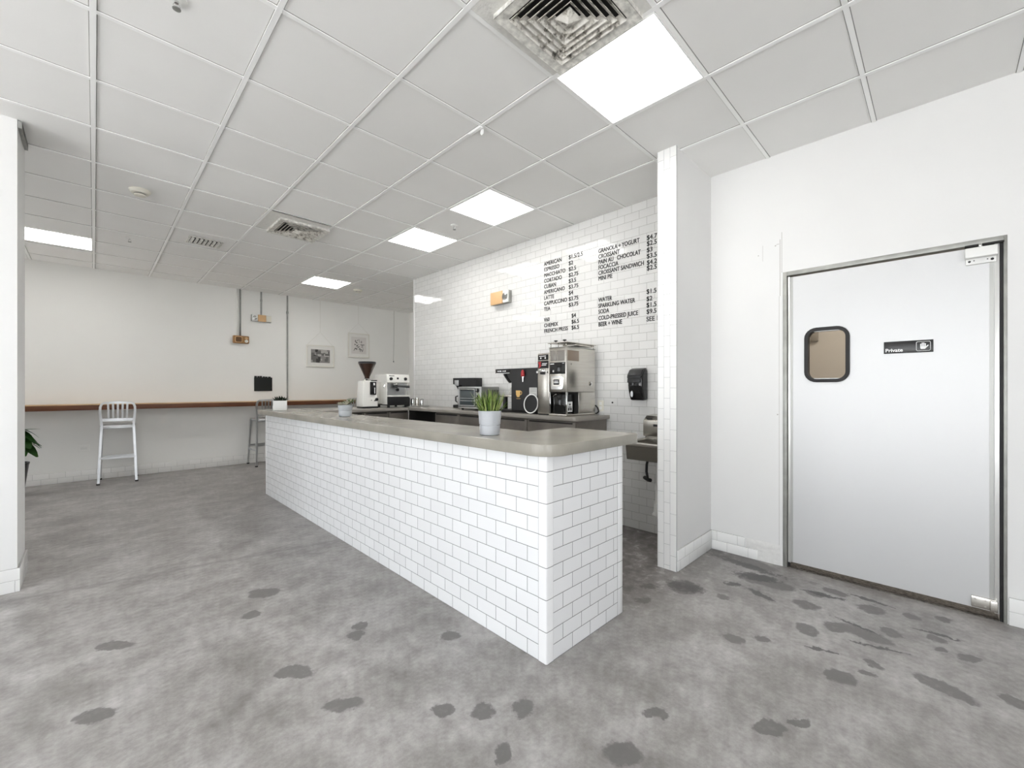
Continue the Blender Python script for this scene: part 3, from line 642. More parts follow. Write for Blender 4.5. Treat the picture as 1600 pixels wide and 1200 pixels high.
# slim tall grinder
G = thing('coffee_grinder', 'tall slim stainless coffee grinder between the black brewer and big brewer', 'coffee grinder', (3.3, 2.725, BZ))
M().box(3.12, 3.50, 2.652, 2.80, BZ + .012, 1.66, .008).build('grinder_body', steel, G)
M().box(3.125, 3.495, 2.657, 2.795, BZ, BZ + .013, .003).build('grinder_foot', black_plastic, G)
M().box(3.118, 3.122, 2.660, 2.792, 1.592, 1.645).build('control_panel', black_gloss, G, smooth=False)
s_ = M().box(3.1175, 3.122, 2.658, 2.794, 1.512, 1.585).build('brand_panel', black_gloss, G, smooth=False)
m = M()
for a, b_, z in ((2.69, 2.775, 1.628), (2.675, 2.737, 1.555), (2.685, 2.742, 1.54)): m.box(3.1165, 3.1175, a, b_, z, z + .006)
m.cyl((3.1165, 2.755, 1.612), (3.1175, 2.755, 1.612), .008, seg=12).cyl((3.1165, 2.698, 1.612), (3.1175, 2.698, 1.612), .008, seg=12); m.build('lettering', white_print, s_, smooth=False)
M().prism([(2.79, 1.575), (2.75, 1.578), (2.757, 1.556), (2.75, 1.535), (2.77, 1.518), (2.787, 1.516), (2.776, 1.54)], 'x', 3.1162, 3.1175).build('emblem', red_m, s_, smooth=False)
M().box(3.10, 3.121, 2.685, 2.775, 1.474, 1.506, .004).cyl((3.102, 2.79, 1.476), (3.121, 2.79, 1.476), .012, seg=12).cyl((3.102, 2.67, 1.474), (3.121, 2.67, 1.474), .009, seg=12).build('bag_clamp', chrome, G)
M().box(3.105, 3.121, 2.705, 2.755, 1.452, 1.474, .003).build('spout', black_plastic, G)

# black commercial brewer, C-shaped in profile
G = thing('black_brewer', 'wide black coffee brewer with a gold cup picture on its side', 'coffee machine', (3.36, 3.15, BZ))
prof = [(2.815, BZ + .012), (2.815, 1.528), (3.507, 1.532), (3.507, 1.482), (3.33, 1.478), (3.30, 1.435), (3.262, 1.395), (3.251, 1.380), (3.251, BZ + .03), (3.25, BZ + .012)]
M().prism(prof, 'x', 3.20, 3.52, .004).build('brewer_body', pbr('black_laminate', (.016, .016, .017), .3, var=.3, vs=3), G)
M().box(3.20, 3.52, 2.82, 3.50, BZ, BZ + .03, .004).build('brewer_base', black_plastic, G)
M().lathe([(.075, 1.478), (.07, 1.46), (.03, 1.40), (.012, 1.378)], (3.33, 3.405, 0), 18).build('brew_funnel', black_plastic, G)
M().box(3.197, 3.202, 3.27, 3.50, 1.492, 1.52).build('control_strip', black_gloss, G, smooth=False)
m = M()
for y, w in ((3.455, .02), (3.42, .03), (3.375, .016), (3.345, .02)): m.box(3.1955, 3.1975, y - w / 2, y + w / 2, 1.5, 1.512)
m.box(3.196, 3.2, 3.28, 3.49, 1.481, 1.486); m.build('control_marks', white_print, G, smooth=False)
M().box(3.24, 3.5, 3.27, 3.49, 1.222, 1.245, .004).build('warming_plate', steel, G)
M().lathe([(.012, 1.245), (.055, 1.25), (.062, 1.28), (.045, 1.315), (.03, 1.33)], (3.36, 3.37, 0), 18).build('glass_pot', pbr('pot_glass', (.55, .54, .5), .08), G)
M().tube([(3.30, 3.33, 1.32), (3.27, 3.30, 1.31), (3.265, 3.285, 1.275), (3.285, 3.31, 1.255)], .009, 8).build('pot_handle', black_plastic, G)
M().box(3.3, 3.34, 3.45, 3.49, BZ + .03, 1.222, .002).build('plate_leg', black_plastic, G)
m = M().prism([(3.18, 1.295), (3.115, 1.295), (3.118, 1.25), (3.132, 1.225), (3.162, 1.225), (3.177, 1.25)], 'x', 3.197, 3.2005)
m.tube([(3.1985, 3.117, 1.286), (3.1985, 3.098, 1.284), (3.1985, 3.094, 1.266), (3.1985, 3.104, 1.252), (3.1985, 3.119, 1.25)], .0035, 6).box(3.197, 3.2005, 3.115, 3.172, 1.206, 1.2105)
m.build('cup_picture', gold_print, G, smooth=False)
tp = M().cyl((3.185, 3.062, 1.44), (3.201, 3.062, 1.44), .012, seg=12).cyl((3.182, 3.062, 1.44), (3.182, 3.062, 1.385), .010, .006, seg=12).build('tap', chrome, G)
M().lathe([(.012, 1.44), (.020, 1.45), (.018, 1.49), (.008, 1.51)], (3.18, 3.062, 0), 14).build('tap_handle', red_m, tp)
m = M().box(3.1985, 3.2005, 2.88, 2.985, 1.235, 1.325).build('notice_sheet', pbr('paper_notice', (.55, .55, .53), .6), G, smooth=False)
q = M()
for z in (1.31, 1.296, 1.282, 1.262, 1.248): q.box(3.1975, 3.1985, 2.89, 2.975, z, z + .004)
q.build('notice_print', pbr('grey_print', (.2, .2, .2), .6), m, smooth=False)
TR = thing('round_tray', 'round black tray with a white rim leaning on the black brewer', 'tray', (3.19, 2.95, BZ))
mx = Matrix.Translation((3.176, 2.936, BZ + .104)) @ Matrix.Rotation(R(-83), 4, 'Y')
M().lathe([(.092, .0), (.092, .004), (.088, .006)], (0, 0, 0), 36, mat=mx).build('tray_face', black_plastic, TR)
t = bmesh.new(); pts = [mx @ Vector((.095 * math.cos(a), .095 * math.sin(a), .006)) for a in [2 * math.pi * k / 36 for k in range(37)]]; t.free()
M().tube(pts, .006, 8).build('tray_rim', white_plastic, TR)

# toaster oven
G = thing('toaster_oven', 'silver toaster oven with a glass door and three black knobs', 'toaster oven', (3.35, 3.97, BZ))
M().box(3.21, 3.495, 3.752, 4.187, BZ + .02, 1.338, .012).build('oven_body', pbr('grey_steel_shell', (.30, .30, .29), .35, .8), G)
for x in (3.24, 3.46):
    for y in (3.79, 4.15): M().cyl((x, y, BZ), (x, y, BZ + .024), .014, .016, seg=12).build('foot', black_plastic, G)
M().frame('x', 3.198, 3.214, 3.752, 4.187, BZ + .022, 1.336, .014, .003).build('face_frame', alu, G)
dr = M().box(3.200, 3.212, 3.862, 4.168, BZ + .045, 1.318, .003).build('oven_door', glass_dark, G)
M().frame('x', 3.1965, 3.2005, 3.866, 4.164, BZ + .05, 1.314, .012).build('door_rim', alu, dr, smooth=False)
M().tube([(3.2, 4.14, 1.300), (3.18, 4.13, 1.302), (3.18, 3.90, 1.302), (3.2, 3.89, 1.300)], .006, 8).build('door_handle', chrome, dr)
for z in (1.165, 1.195): M().box(3.198, 3.201, 3.88, 4.15, z, z + .006).build('oven_rack', alu, dr, smooth=False)
M().box(3.200, 3.212, 3.768, 3.855, BZ + .035, 1.325, .002).build('control_panel', pbr('panel_steel', (.42, .42, .41), .35, .7), G)
for z in (1.292, 1.215, 1.14):
    k = M().lathe([(.026, 0), (.026, .004), (.020, .006), (.018, .022), (.012, .024)], (0, 0, 0), 18, mat=Matrix.Translation((3.200, 3.812, z)) @ Matrix.Rotation(R(-90), 4, 'Y')).build('knob', black_plastic, G)
    M().box(3.174, 3.178, 3.809, 3.815, z - .004, z + .016).build('knob_mark', white_print, k, smooth=False)
m = M()
for i in range(14): m.box(3.30 + i * .013, 3.306 + i * .013, 3.7505, 3.753, 1.22, 1.30)
m.build('side_vent', black_plastic, G, smooth=False)
# small coffee maker
G = thing('coffee_maker', 'small black drip coffee maker behind the toaster oven', 'coffee maker', (3.56, 4.42, BZ))
M().prism([(4.21, BZ), (4.21, 1.455), (4.70, 1.462), (4.70, 1.375), (4.50, 1.36), (4.45, 1.30), (4.45, BZ + .05), (4.70, BZ + .04), (4.70, BZ)], 'x', 3.50, 3.61, .006).build('maker_body', black_plastic, G)
M().box(3.497, 3.502, 4.57, 4.66, 1.355, 1.43, .002).build('badge', alu, G)
M().lathe([(.05, 1.375), (.045, 1.345), (.02, 1.30), (.01, 1.28)], (3.555, 4.62, 0), 14).build('brew_basket', black_plastic, G)
M().lathe([(.04, BZ + .045), (.05, BZ + .06), (.05, BZ + .12), (.032, BZ + .165), (.036, BZ + .18)], (3.555, 4.59, 0), 16).build('glass_carafe', pbr('carafe_glass', (.45, .44, .42), .06), G)
M().tube([(3.54, 4.64, BZ + .16), (3.53, 4.675, BZ + .15), (3.53, 4.675, BZ + .09), (3.54, 4.64, BZ + .07)], .009, 8).build('carafe_handle', black_plastic, G)

# espresso machine
G = thing('espresso_machine', 'cream espresso machine with a black drip base in the far corner', 'espresso machine', (2.98, 5.45, BZ))
x0, x1, y0, y1 = 2.815, 3.158, 5.25, 5.62
M().prism([(y0, 1.405), (y0 + .012, 1.505), (y0 + .05, 1.515), (y1, 1.515), (y1, 1.395), (y0 + .01, 1.395)], 'x', x0, x1, .006).box(x0, x1, y0 + .13, y1, BZ + .05, 1.40, .006).box(x0, x0 + .012, y0 + .02, y0 + .14, 1.10, 1.40, .003).build('machine_body', white_enamel, G)
M().box(x0 + .02, x1 - .004, y0 + .122, y0 + .131, 1.21, 1.39).build('splash_back', alu, G, smooth=False)
M().box(x1 - .03, x1 - .018, y0 + .03, y0 + .042, 1.22, 1.40, .002).build('steam_pipe', chrome, G)
M().box(x0 + .01, x1, y0 - .01, y0 + .14, 1.205, 1.222, .004).build('drip_tray', white_enamel, G)
M().box(x0 + .012, x1, y0, y1 - .02, BZ + .03, 1.205, .01).build('machine_base', black_plastic, G)
for x in (x0 + .04, x1 - .04):
    for y in (y0 + .04, y1 - .06): M().cyl((x, y, BZ), (x, y, BZ + .035), .018, seg=12).build('foot', black_rubber, G)
for x in (2.872, 3.092): M().lathe([(.022, 0), (.02, .018), (.014, .02)], (0, 0, 0), 16, mat=Matrix.Translation((x, y0 + .005, 1.45)) @ Matrix.Rotation(R(90), 4, 'X')).build('knob', black_plastic, G)
M().box(2.962, 2.99, y0 + .001, y0 + .012, 1.443, 1.468, .002).build('switch', black_plastic, G)
m = M()
for a, b_ in ((2.85, 2.862), (2.865, 2.885), (2.888, 2.905), (2.908, 2.925)): m.box(a, b_, y0 + .006, y0 + .013, 1.486, 1.497 if a < 2.86 else 1.494)
m.build('lettering', letter_m, G, smooth=False)
gh = M().lathe([(.035, 1.40), (.04, 1.375), (.032, 1.36)], (2.985, y0 + .075, 0), 18).build('group_head', chrome, G)
M().lathe([(.036, 1.362), (.036, 1.34), (.02, 1.325)], (2.985, y0 + .075, 0), 18).tube([(2.99, y0 + .05, 1.35), (3.06, y0 - .005, 1.345), (3.13, y0 - .05, 1.342)], [.012, .014, .018], 10).build('portafilter', black_plastic, gh)
M().tube([(2.86, y0 + .1, 1.39), (2.862, y0 + .09, 1.33), (2.855, y0 + .08, 1.26)], .006, 8).build('steam_wand', chrome, G)
M().cyl((3.03, y0 + .118, 1.30), (3.03, y0 + .10, 1.30), .022, seg=16).build('gauge', black_plastic, G)
M().tube([(x0 - .002, y0 + .05, 1.398), (x0 - .03, y0 + .02, 1.36), (x0 - .045, y0 + .01, 1.325)], .005, 8).build('hot_water_wand', chrome, G)
# bean grinder
G = thing('bean_grinder', 'white coffee bean grinder with a dark cone-shaped hopper', 'coffee grinder', (2.615, 5.41, BZ))
cx, cy = 2.612, 5.42
M().prism([(cx - .105, BZ + .02), (cx + .115, BZ + .02), (cx + .115, BZ + .05), (cx + .085, 1.42), (cx - .085, 1.42), (cx - .105, BZ + .06)], 'y', cy - .08, cy + .1, .008).build('grinder_body', white_enamel, G)
M().box(cx - .10, cx + .11, cy - .1, cy + .1, BZ, BZ + .022, .004).build('grinder_base', black_plastic, G)
M().lathe([(.07, 1.42), (.075, 1.426), (.05, 1.432), (.035, 1.45)], (cx, cy, 0), 24).build('collar', chrome, G)
M().box(cx + .02, cx + .10, cy - .09, cy - .02, 1.42, 1.43, .002).build('top_plate', black_plastic, G)
M().lathe([(.032, 1.45), (.034, 1.475), (.108, 1.64), (.110, 1.648)], (cx, cy, 0), 28).build('hopper', pbr('bean_hopper', (.035, .018, .012), .15, coat=.6), G)
M().lathe([(.114, 1.648), (.115, 1.668), (.112, 1.676), (.02, 1.679)], (cx, cy, 0), 28).build('hopper_lid', black_plastic, G)
dv = M().box(cx + .0, cx + .082, cy - .10, cy - .078, 1.235, 1.405, .003).build('dispenser_front', black_gloss, G)
M().box(cx + .052, cx + .062, cy - .106, cy - .1, 1.25, 1.33, .001).box(cx + .04, cx + .06, cy - .106, cy - .1, 1.36, 1.39, .001).build('lever', white_plastic, dv)
for x, z, r in ((cx + .022, 1.16, .006), (cx + .07, 1.155, .009)): M().cyl((x, cy - .086, z), (x, cy - .078, z), r, seg=10).build('switch', black_plastic, G)
M().lathe([(.022, 0), (.02, .016)], (0, 0, 0), 14, mat=Matrix.Translation((cx + .095, cy - .078, 1.17)) @ Matrix.Rotation(R(90), 4, 'X')).build('knob', black_plastic, G)
# tray with canisters
M().box(3.15, 3.50, 5.27, 5.43, BZ + .0005, BZ + .012, .004).solo('serving_tray', grey_frame, 'flat grey tray under the small metal canisters beside the espresso machine', 'tray', (3.32, 5.35, BZ + .0005))
for i, (x, r, h, mt, lb_) in enumerate(((3.185, .030, .125, black_plastic, 'tall black canister on the tray closest to the espresso machine'), (3.262, .030, .105, chrome, 'shiny steel canister on the tray right of the tall black one'), (3.335, .032, .115, steel, 'brushed steel canister in the middle of the small tray'), (3.415, .027, .095, chrome, 'short steel canister on the tray nearest the tiled wall'))):
    K = thing('canister', lb_, 'canister', (x, 5.34, BZ + .012), 'metal canisters on the tray')
    M().lathe([(r * .95, BZ + .012), (r, BZ + .02), (r, BZ + h), (r * .95, BZ + h + .004)], (x, 5.34, 0), 18).build('canister_body', mt, K)
    M().lathe([(r * .9, BZ + h + .004), (r * .9, BZ + h + .012), (.004, BZ + h + .014)], (x, 5.34, 0), 16).build('canister_lid', black_plastic if i % 2 else chrome, K)
# cord and outlet right of the big brewer
o1 = thing('wall_outlet', 'ivory power outlet on the tiles beside the big brewer', 'outlet', (XR, 2.396, 1.09), 'wall outlet plates')
M().prism(rrect(2.362, 2.430, 1.088, 1.196, .006), 'x', XR - .006, XR - .0, .001).build('outlet_plate', ivory, o1)
M().box(XR - .008, XR - .005, 2.382, 2.410, 1.105, 1.135).box(XR - .008, XR - .005, 2.382, 2.410, 1.15, 1.18).build('socket', white_plastic, o1, smooth=False)
M().tube([(3.572, 2.475, 1.10), (3.578, 2.455, 1.13), (3.59, 2.44, 1.145), (3.60, 2.42, 1.12), (3.603, 2.41, 1.085), (3.595, 2.43, 1.065), (3.58, 2.47, 1.064)], .007, 8).solo('power_cord', black_rubber, 'black power cord looping behind the big stainless brewer', 'cord', (3.58, 2.44, 1.062))

# ------------------------------------------------------------------ sink corner
G = thing('hand_sink', 'stainless hand sink on the tiled wall behind the wing wall', 'sink', (XR, 1.74, .6))
sx0, sy0, sy1, sz = 3.17, 1.50, 1.905, .868
M().frame('z', sz - .03, sz, sx0, XR - .002, sy0, sy1, .035, .004).build('sink_rim', steel, G)
def basin(m):
    t = bmesh.new(); a = [(sx0 + .03, sy0 + .03), (XR - .05, sy0 + .03), (XR - .05, sy1 - .03), (sx0 + .03, sy1 - .03)]
    c = ((sx0 + XR) / 2, (sy0 + sy1) / 2)
    up = [t.verts.new((x, y, sz - .004)) for x, y in a]; lo = [t.verts.new((c[0] + (x - c[0]) * .95, c[1] + (y - c[1]) * .95, sz - .15)) for x, y in a]
    for i in range(4): t.faces.new((up[i], up[(i + 1) % 4], lo[(i + 1) % 4], lo[i]))
    t.faces.new(lo); bmesh.ops.solidify(t, geom=t.faces[:], thickness=.003); return m._add(t)
basin(M()).build('basin', steel, G)
M().box(XR - .022, XR - .001, sy0, sy1, sz - .03, sz + .03, .003).build('back_splash', steel, G)
M().tube([(3.40, 1.77, sz - .15), (3.39, 1.78, .66), (3.375, 1.775, .60), (3.36, 1.755, .545), (3.37, 1.745, .535)], .011, 8).tube([(3.39, 1.80, .545), (3.36, 1.75, .535), (3.34, 1.72, .54)], .016, 8).build('supply_hose', black_rubber, G)
M().tube([(3.44, 1.70, sz - .15), (3.44, 1.70, .50)], .020, 12).tube([(3.44, 1.70, .50), (3.44, 1.70, .27), (3.44, 1.72, .23), (3.46, 1.74, .22), (3.49, 1.74, .24), (3.5, 1.74, .30), (3.52, 1.74, .33), (XR, 1.74, .335)], .026, 12).cyl((3.44, 1.70, .49), (3.44, 1.70, .45), .033).cyl((3.44, 1.70, .33), (3.44, 1.70, .29), .034).build('drain_trap', white_plastic, G)
G = thing('paper_towel_dispenser', 'stainless paper towel box with a sloping top above the hand sink', 'dispenser', (XR, 1.7, .90))
M().prism([(3.44, .899), (3.44, 1.035), (3.50, 1.075), (XR - .001, 1.085), (XR - .001, .899)], 'y', 1.55, 1.84, .003).build('dispenser_body', steel, G)
M().box(3.437, 3.442, 1.66, 1.745, .985, 1.005, .002).build('lock_slot', black_plastic, G)
m = M(); m.box(3.452, 3.466, 1.76, 1.81, 1.0447, 1.054, mat=None); m.build('label', letter_m, G, smooth=False)
G = thing('soap_dispenser', 'black wall soap dispenser on the tiles above the sink', 'soap dispenser', (XR, 1.96, 1.20))
def sd(pts, y0, y1, name, mt, bv=.012):
    M().prism(pts, 'x', y0, y1, bv)
yy = [(3.618, 1.205), (3.545, 1.205), (3.535, 1.23), (3.515, 1.28), (3.502, 1.33), (3.500, 1.40), (3.505, 1.44), (3.53, 1.48), (3.57, 1.495), (3.618, 1.495)]
M().prism([(x, z) for x, z in yy], 'y', 1.885, 2.03, .018).build('dispenser_body', black_gloss, G)
M().prism([(3.50, 1.43), (3.485, 1.415), (3.48, 1.37), (3.49, 1.365), (3.505, 1.40)], 'y', 1.895, 2.022, .005).prism([(3.484, 1.41), (3.49, 1.44), (3.53, 1.487), (3.58, 1.503), (3.61, 1.50), (3.55, 1.478), (3.505, 1.43)], 'y', 1.89, 2.026, .004).build('push_cover', black_plastic, G)
M().lathe([(.02, 0), (.018, .006)], (0, 0, 0), 18, mat=Matrix.Translation((3.512, 1.99, 1.265)) @ Matrix.Rotation(R(-90), 4, 'Y') @ Matrix.Diagonal((1.5, .7, 1, 1))).build('logo_oval', alu, G)
M().cyl((XR - .004, 2.262, 1.177), (XR, 2.262, 1.177), .009, seg=12).solo('pipe_plug', black_plastic, 'small black hole plug on the tiles left of the soap dispenser', 'plug', (XR, 2.262, 1.17))

# ------------------------------------------------------------------ menu lettering on the tiles
MN = thing('menu_lettering', 'black menu lettering with drinks, food and prices on white tiles', 'lettering', (XR, 2.5, 1.95))
def menu(rows, y, name='menu_column', sx=.96):
    m = M()
    for body, z in rows:
        for k in range(6): text_bm(m, body, .060, (XR - .0018 - k * .00004, y - .0013 * (k % 3), z - .0215 + .0018 * (k // 3)), '-x', sx=sx)
    m.build(name, letter_m, MN, smooth=False)
zl = [2.721, 2.657, 2.593, 2.529, 2.466, 2.402, 2.338, 2.274, 2.211]; zl2 = [2.091, 2.027, 1.964]
menu(list(zip(['AMERICAN', 'ESPRESSO', 'MACCHIATO', 'CORTADO', 'CUBAN', 'AMERICANO', 'LATTE', 'CAPPUCCINO', 'TEA'], zl)), 3.151, sx=.86)
menu(list(zip(['V60', 'CHEMEX', 'FRENCH PRESS'], zl2)), 3.151, sx=.86)
menu(list(zip(['$1.5/2.5', '$2', '$2.5', '$2.75', '$3.5', '$3.75', '$4', '$3.75', '$3.75'], [z + .0 for z in zl])), 2.803)
menu(list(zip(['$4', '$6.5', '$6.5'], zl2)), 2.765)
menu(list(zip(['GRANOLA + YOGURT', 'CROISSANT', 'PAIN AU   CHOCOLAT', 'FOCACCIA', 'CROISSANT SANDWICH', 'MINI PIE'], [2.700, 2.643, 2.588, 2.533, 2.478, 2.423])), 2.426, sx=.755)
menu(list(zip(['WATER', 'SPARKLING WATER', 'SODA', 'COLD-PRESSED JUICE', 'BEER + WINE'], [2.207, 2.147, 2.089, 2.024, 1.961])), 2.426, sx=.765)
menu(list(zip(['$4.7', '$2.5', '$3', '$3.5', '$4.2', '$2.5'], [2.701, 2.646, 2.588, 2.531, 2.472, 2.421])), 1.902)
menu(list(zip(['$1.5', '$2', '$1.5', '$9.5', 'SEE I'], [2.206, 2.140, 2.082, 2.022, 1.953])), 1.905)

# ------------------------------------------------------------------ emergency lights, conduits, box, pictures on the rear wall
def emergency(name, at, u, out, W_, Hh, label, flip=1):
    """at = centre on the wall, u = horizontal unit along the wall, out = outward unit"""
    G = thing(name, label, 'emergency light', at, 'tan emergency light units')
    at = Vector(at); u = Vector(u); out = Vector(out); up = Vector((0, 0, 1))
    mx = Matrix.Translation(at) @ Matrix((u, out, up)).transposed().to_4x4()
    w, h = W_ / 2, Hh / 2
    M().box(-w, w, 0, .05, -h, h, .006, mat=mx).build('housing', grey_frame, G)
    M().box(-w * (1 if flip < 0 else .38), w * (.38 if flip < 0 else .42), .046, .075, -h, h, .006, mat=mx).build('tan_cover', beige_m, G)
    a, b_ = (w * .42, w * .97) if flip < 0 else (-w * .97, -w * .42)
    hd = M().box(a, b_, .046, .070, -h * .92, h * .92, .004, mat=mx).build('lamp_head', white_plastic, G)
    M().lathe([(h * .55, 0), (h * .6, .006), (h * .3, .01)], (0, 0, 0), 16, mat=mx @ Matrix.Translation(((a + b_) / 2, .07, 0)) @ Matrix.Rotation(R(-90), 4, 'X')).build('reflector', chrome, hd)
    if flip > 0: M().box(w * .45, w * .97, .046, .066, -h * .9, h * .9, .004, mat=mx).build('lamp_head', ivory, G)
emergency('emergency_light', (XR, 3.825, 2.438), (0, -1, 0), (-1, 0, 0), .31, .155, 'tan emergency light on the white tiled wall left of the menu', -1)
emergency('emergency_light', (2.135, YB, 2.576), (1, 0, 0), (0, -1, 0), .315, .118, 'tan emergency light on the rear wall hanging from a short dark pipe', 1)
RB = thing('speaker_box', 'small brown box with a square grille and dials on the rear wall', 'box', (1.818, YB, 2.10))
M().box(1.697, 1.938, YB - .07, YB, 2.105, 2.238, .014).build('box_body', brown_m, RB)
gr_ = ring(rrect(1.725, 1.83, 2.122, 2.222, .02), rrect(1.732, 1.823, 2.129, 2.215, .016), 'y', YB - .075, YB - .069); gr_.build('grille_rim', beige_m, RB)
M().prism(rrect(1.732, 1.823, 2.129, 2.215, .016), 'y', YB - .0725, YB - .068).build('speaker_grille', brown_d, RB)
for x, z, r, mt in ((1.893, 2.195, .022, beige_m), (1.893, 2.145, .026, ivory)): M().cyl((x, YB - .08, z), (x, YB - .069, z), r, seg=18).build('dial', mt, RB)
M().tube([(1.765, YB - .013, H), (1.765, YB - .013, 2.236)], .012, 10).solo('conduit', paint_rear, 'white-painted conduit down to the brown box, left of its pair', 'pipe', (1.765, YB, 2.236), 'electrical pipes on the rear wall')
M().tube([(1.812, YB - .013, H), (1.812, YB - .013, 2.236)], .012, 10).solo('conduit', galv, 'grey conduit down to the brown box, right of its pair', 'pipe', (1.812, YB, 2.236), 'electrical pipes on the rear wall')
c = M().tube([(2.136, YB - .014, H), (2.136, YB - .014, 2.634)], .014, 10); c.cyl((2.136, YB - .014, 2.88), (2.136, YB - .014, 2.92), .018)
c.solo('conduit', galv, 'short dark pipe from the ceiling to the rear emergency light', 'pipe', (2.136, YB, 2.634), 'electrical pipes on the rear wall')
c = M().tube([(2.57, YB - .014, H), (2.57, YB - .014, 1.102)], .014, 10); c.cyl((2.57, YB - .014, 2.72), (2.57, YB - .014, 2.76), .02)
c.solo('conduit', galv, 'long dark pipe running from the ceiling down to the wooden wall shelf', 'pipe', (2.57, YB, 1.102), 'electrical pipes on the rear wall')
G = thing('notice_pad', 'black wall pad with a ragged top edge above the wall shelf', 'pad', (2.17, YB, 1.27))
M().box(2.027, 2.315, YB - .016, YB, 1.274, 1.52, .003).build('pad_board', pbr('black_felt', (.014, .016, .015), .8), G)
m = M(); xx = 2.03
while xx < 2.29:
    w = random.uniform(.018, .04); m.box(xx, min(xx + w, 2.313), YB - .014, YB - .002, 1.51, random.uniform(1.528, 1.548)); xx += w + random.uniform(.004, .016)
m.build('ragged_edge', black_plastic, G, smooth=False)
def picture(x0, x1, z0, z1, apex, label, kind):
    G = thing('framed_picture', label, 'picture', ((x0 + x1) / 2, YB, z0), 'white framed pictures hung on strings')
    f = M().frame('y', YB - .03, YB - .004, x0, x1, z0, z1, .022, .003); f.build('picture_frame', pbr('off_white_frame', (.74, .72, .66), .4), G)
    M().box(x0 + .02, x1 - .02, YB - .018, YB - .006, z0 + .02, z1 - .02).build('mat_board', pbr('mat_board', (.76, .75, .72), .7), G, smooth=False)
    m = M(); yf = YB - .0195; mats = [pbr('print_grey_%d' % k, (v, v * .96, v * .92), .7) for k, v in enumerate((.05, .15, .27, .45, .66))]
    if kind == 0:
        a0, a1, b0, b1 = x0 + .085, x1 - .085, z0 + .085, z1 - .085; m.box(a0, a1, yf, yf + .001, b0, b1, mi=2)
        rr = random.Random(4)
        for k in range(26):
            w = rr.uniform(.04, .11); h = rr.uniform(.025, .08); u = rr.uniform(a0, a1 - w); v = rr.uniform(b0, b1 - h)
            m.box(u, u + w, yf - .0003 - k * .00003, yf, v, v + h, mi=rr.choice((0, 1, 1, 2, 3, 3, 4)))
    else:
        m.box(x0 + .07, x1 - .07, yf, yf + .001, z0 + .08, z1 - .08, mi=4); rr = random.Random(9); cx = (x0 + x1) / 2; cz = (z0 + z1) / 2
        for k in range(34):
            u = cx + rr.uniform(-.1, .1); v = cz + rr.uniform(-.125, .125); a = rr.uniform(0, math.pi); l = rr.uniform(.02, .036); w = l * .3
            P = [(u + l * math.cos(a), v + l * math.sin(a)), (u - w * math.sin(a), v + w * math.cos(a)), (u - l * math.cos(a), v - l * math.sin(a)), (u + w * math.sin(a), v - w * math.cos(a))]
            m.prism(P, 'y', yf - .0004 - k * .00002, yf, mi=rr.choice((0, 0, 1, 2)))
    m.build('print', mats, G, smooth=False)
    ax, az = apex
    M().tube([(x0 + .02, YB - .012, z1 - .002), (ax, YB - .006, az), (x1 - .02, YB - .012, z1 - .002)], .0025, 6).tube([(ax, YB - .006, az), (ax, YB - .006, H)], .0025, 6).build('hanging_string', pbr('string', (.66, .65, .6), .8), G)
picture(2.905, 3.437, 1.742, 2.172, (3.168, 2.433), 'white framed patchwork print in landscape format on the rear wall', 0)
picture(3.722, 4.186, 1.968, 2.478, (3.945, 2.694), 'white framed leaf print in portrait format on the rear wall', 1)
m = M().tube([(4.775, YB - .006, H), (4.77, YB - .006, 2.4), (4.76, YB - .006, 1.945)], .003, 6); m.lathe([(.002, 1.945), (.012, 1.935), (.012, 1.915), (.004, 1.905)], (4.76, YB - .012, 0), 10)
m.solo('hanging_cord', grey_frame, 'thin cord with a small weight hanging by the rear corner', 'cord', (4.76, YB, 1.905))
o2 = thing('wall_outlet', 'blank horizontal outlet plate on the rear wall under the wooden shelf', 'outlet', (-.107, YB, .41), 'wall outlet plates')
M().prism(rrect(-.165, -.049, .418, .508, .005), 'y', YB - .008, YB, .001).build('outlet_plate', paint_rear, o2)
M().box(-.14, -.074, YB - .0095, YB - .007, .448, .478).build('cover_flap', pbr('plate_grey', (.76, .76, .74), .5), o2, smooth=False)
# wall shelf
sh = thing('wall_shelf', 'long wooden bar shelf fixed along the rear wall', 'shelf', (1, YB, 1.02))
M().box(-3.9, 4.4, 8.275, YB, 1.085, 1.098, .002).build('shelf_board', wood_top, sh)
M().box(-3.9, 4.4, 8.28, 8.31, 1.018, 1.086, .002).build('front_edge', wood_face, sh)
for x in (-2.5, -1., .9, 2.9, 4.1): M().box(x - .02, x + .02, 8.31, YB, 1.03, 1.085).build('bracket', wood_face, sh, smooth=False)

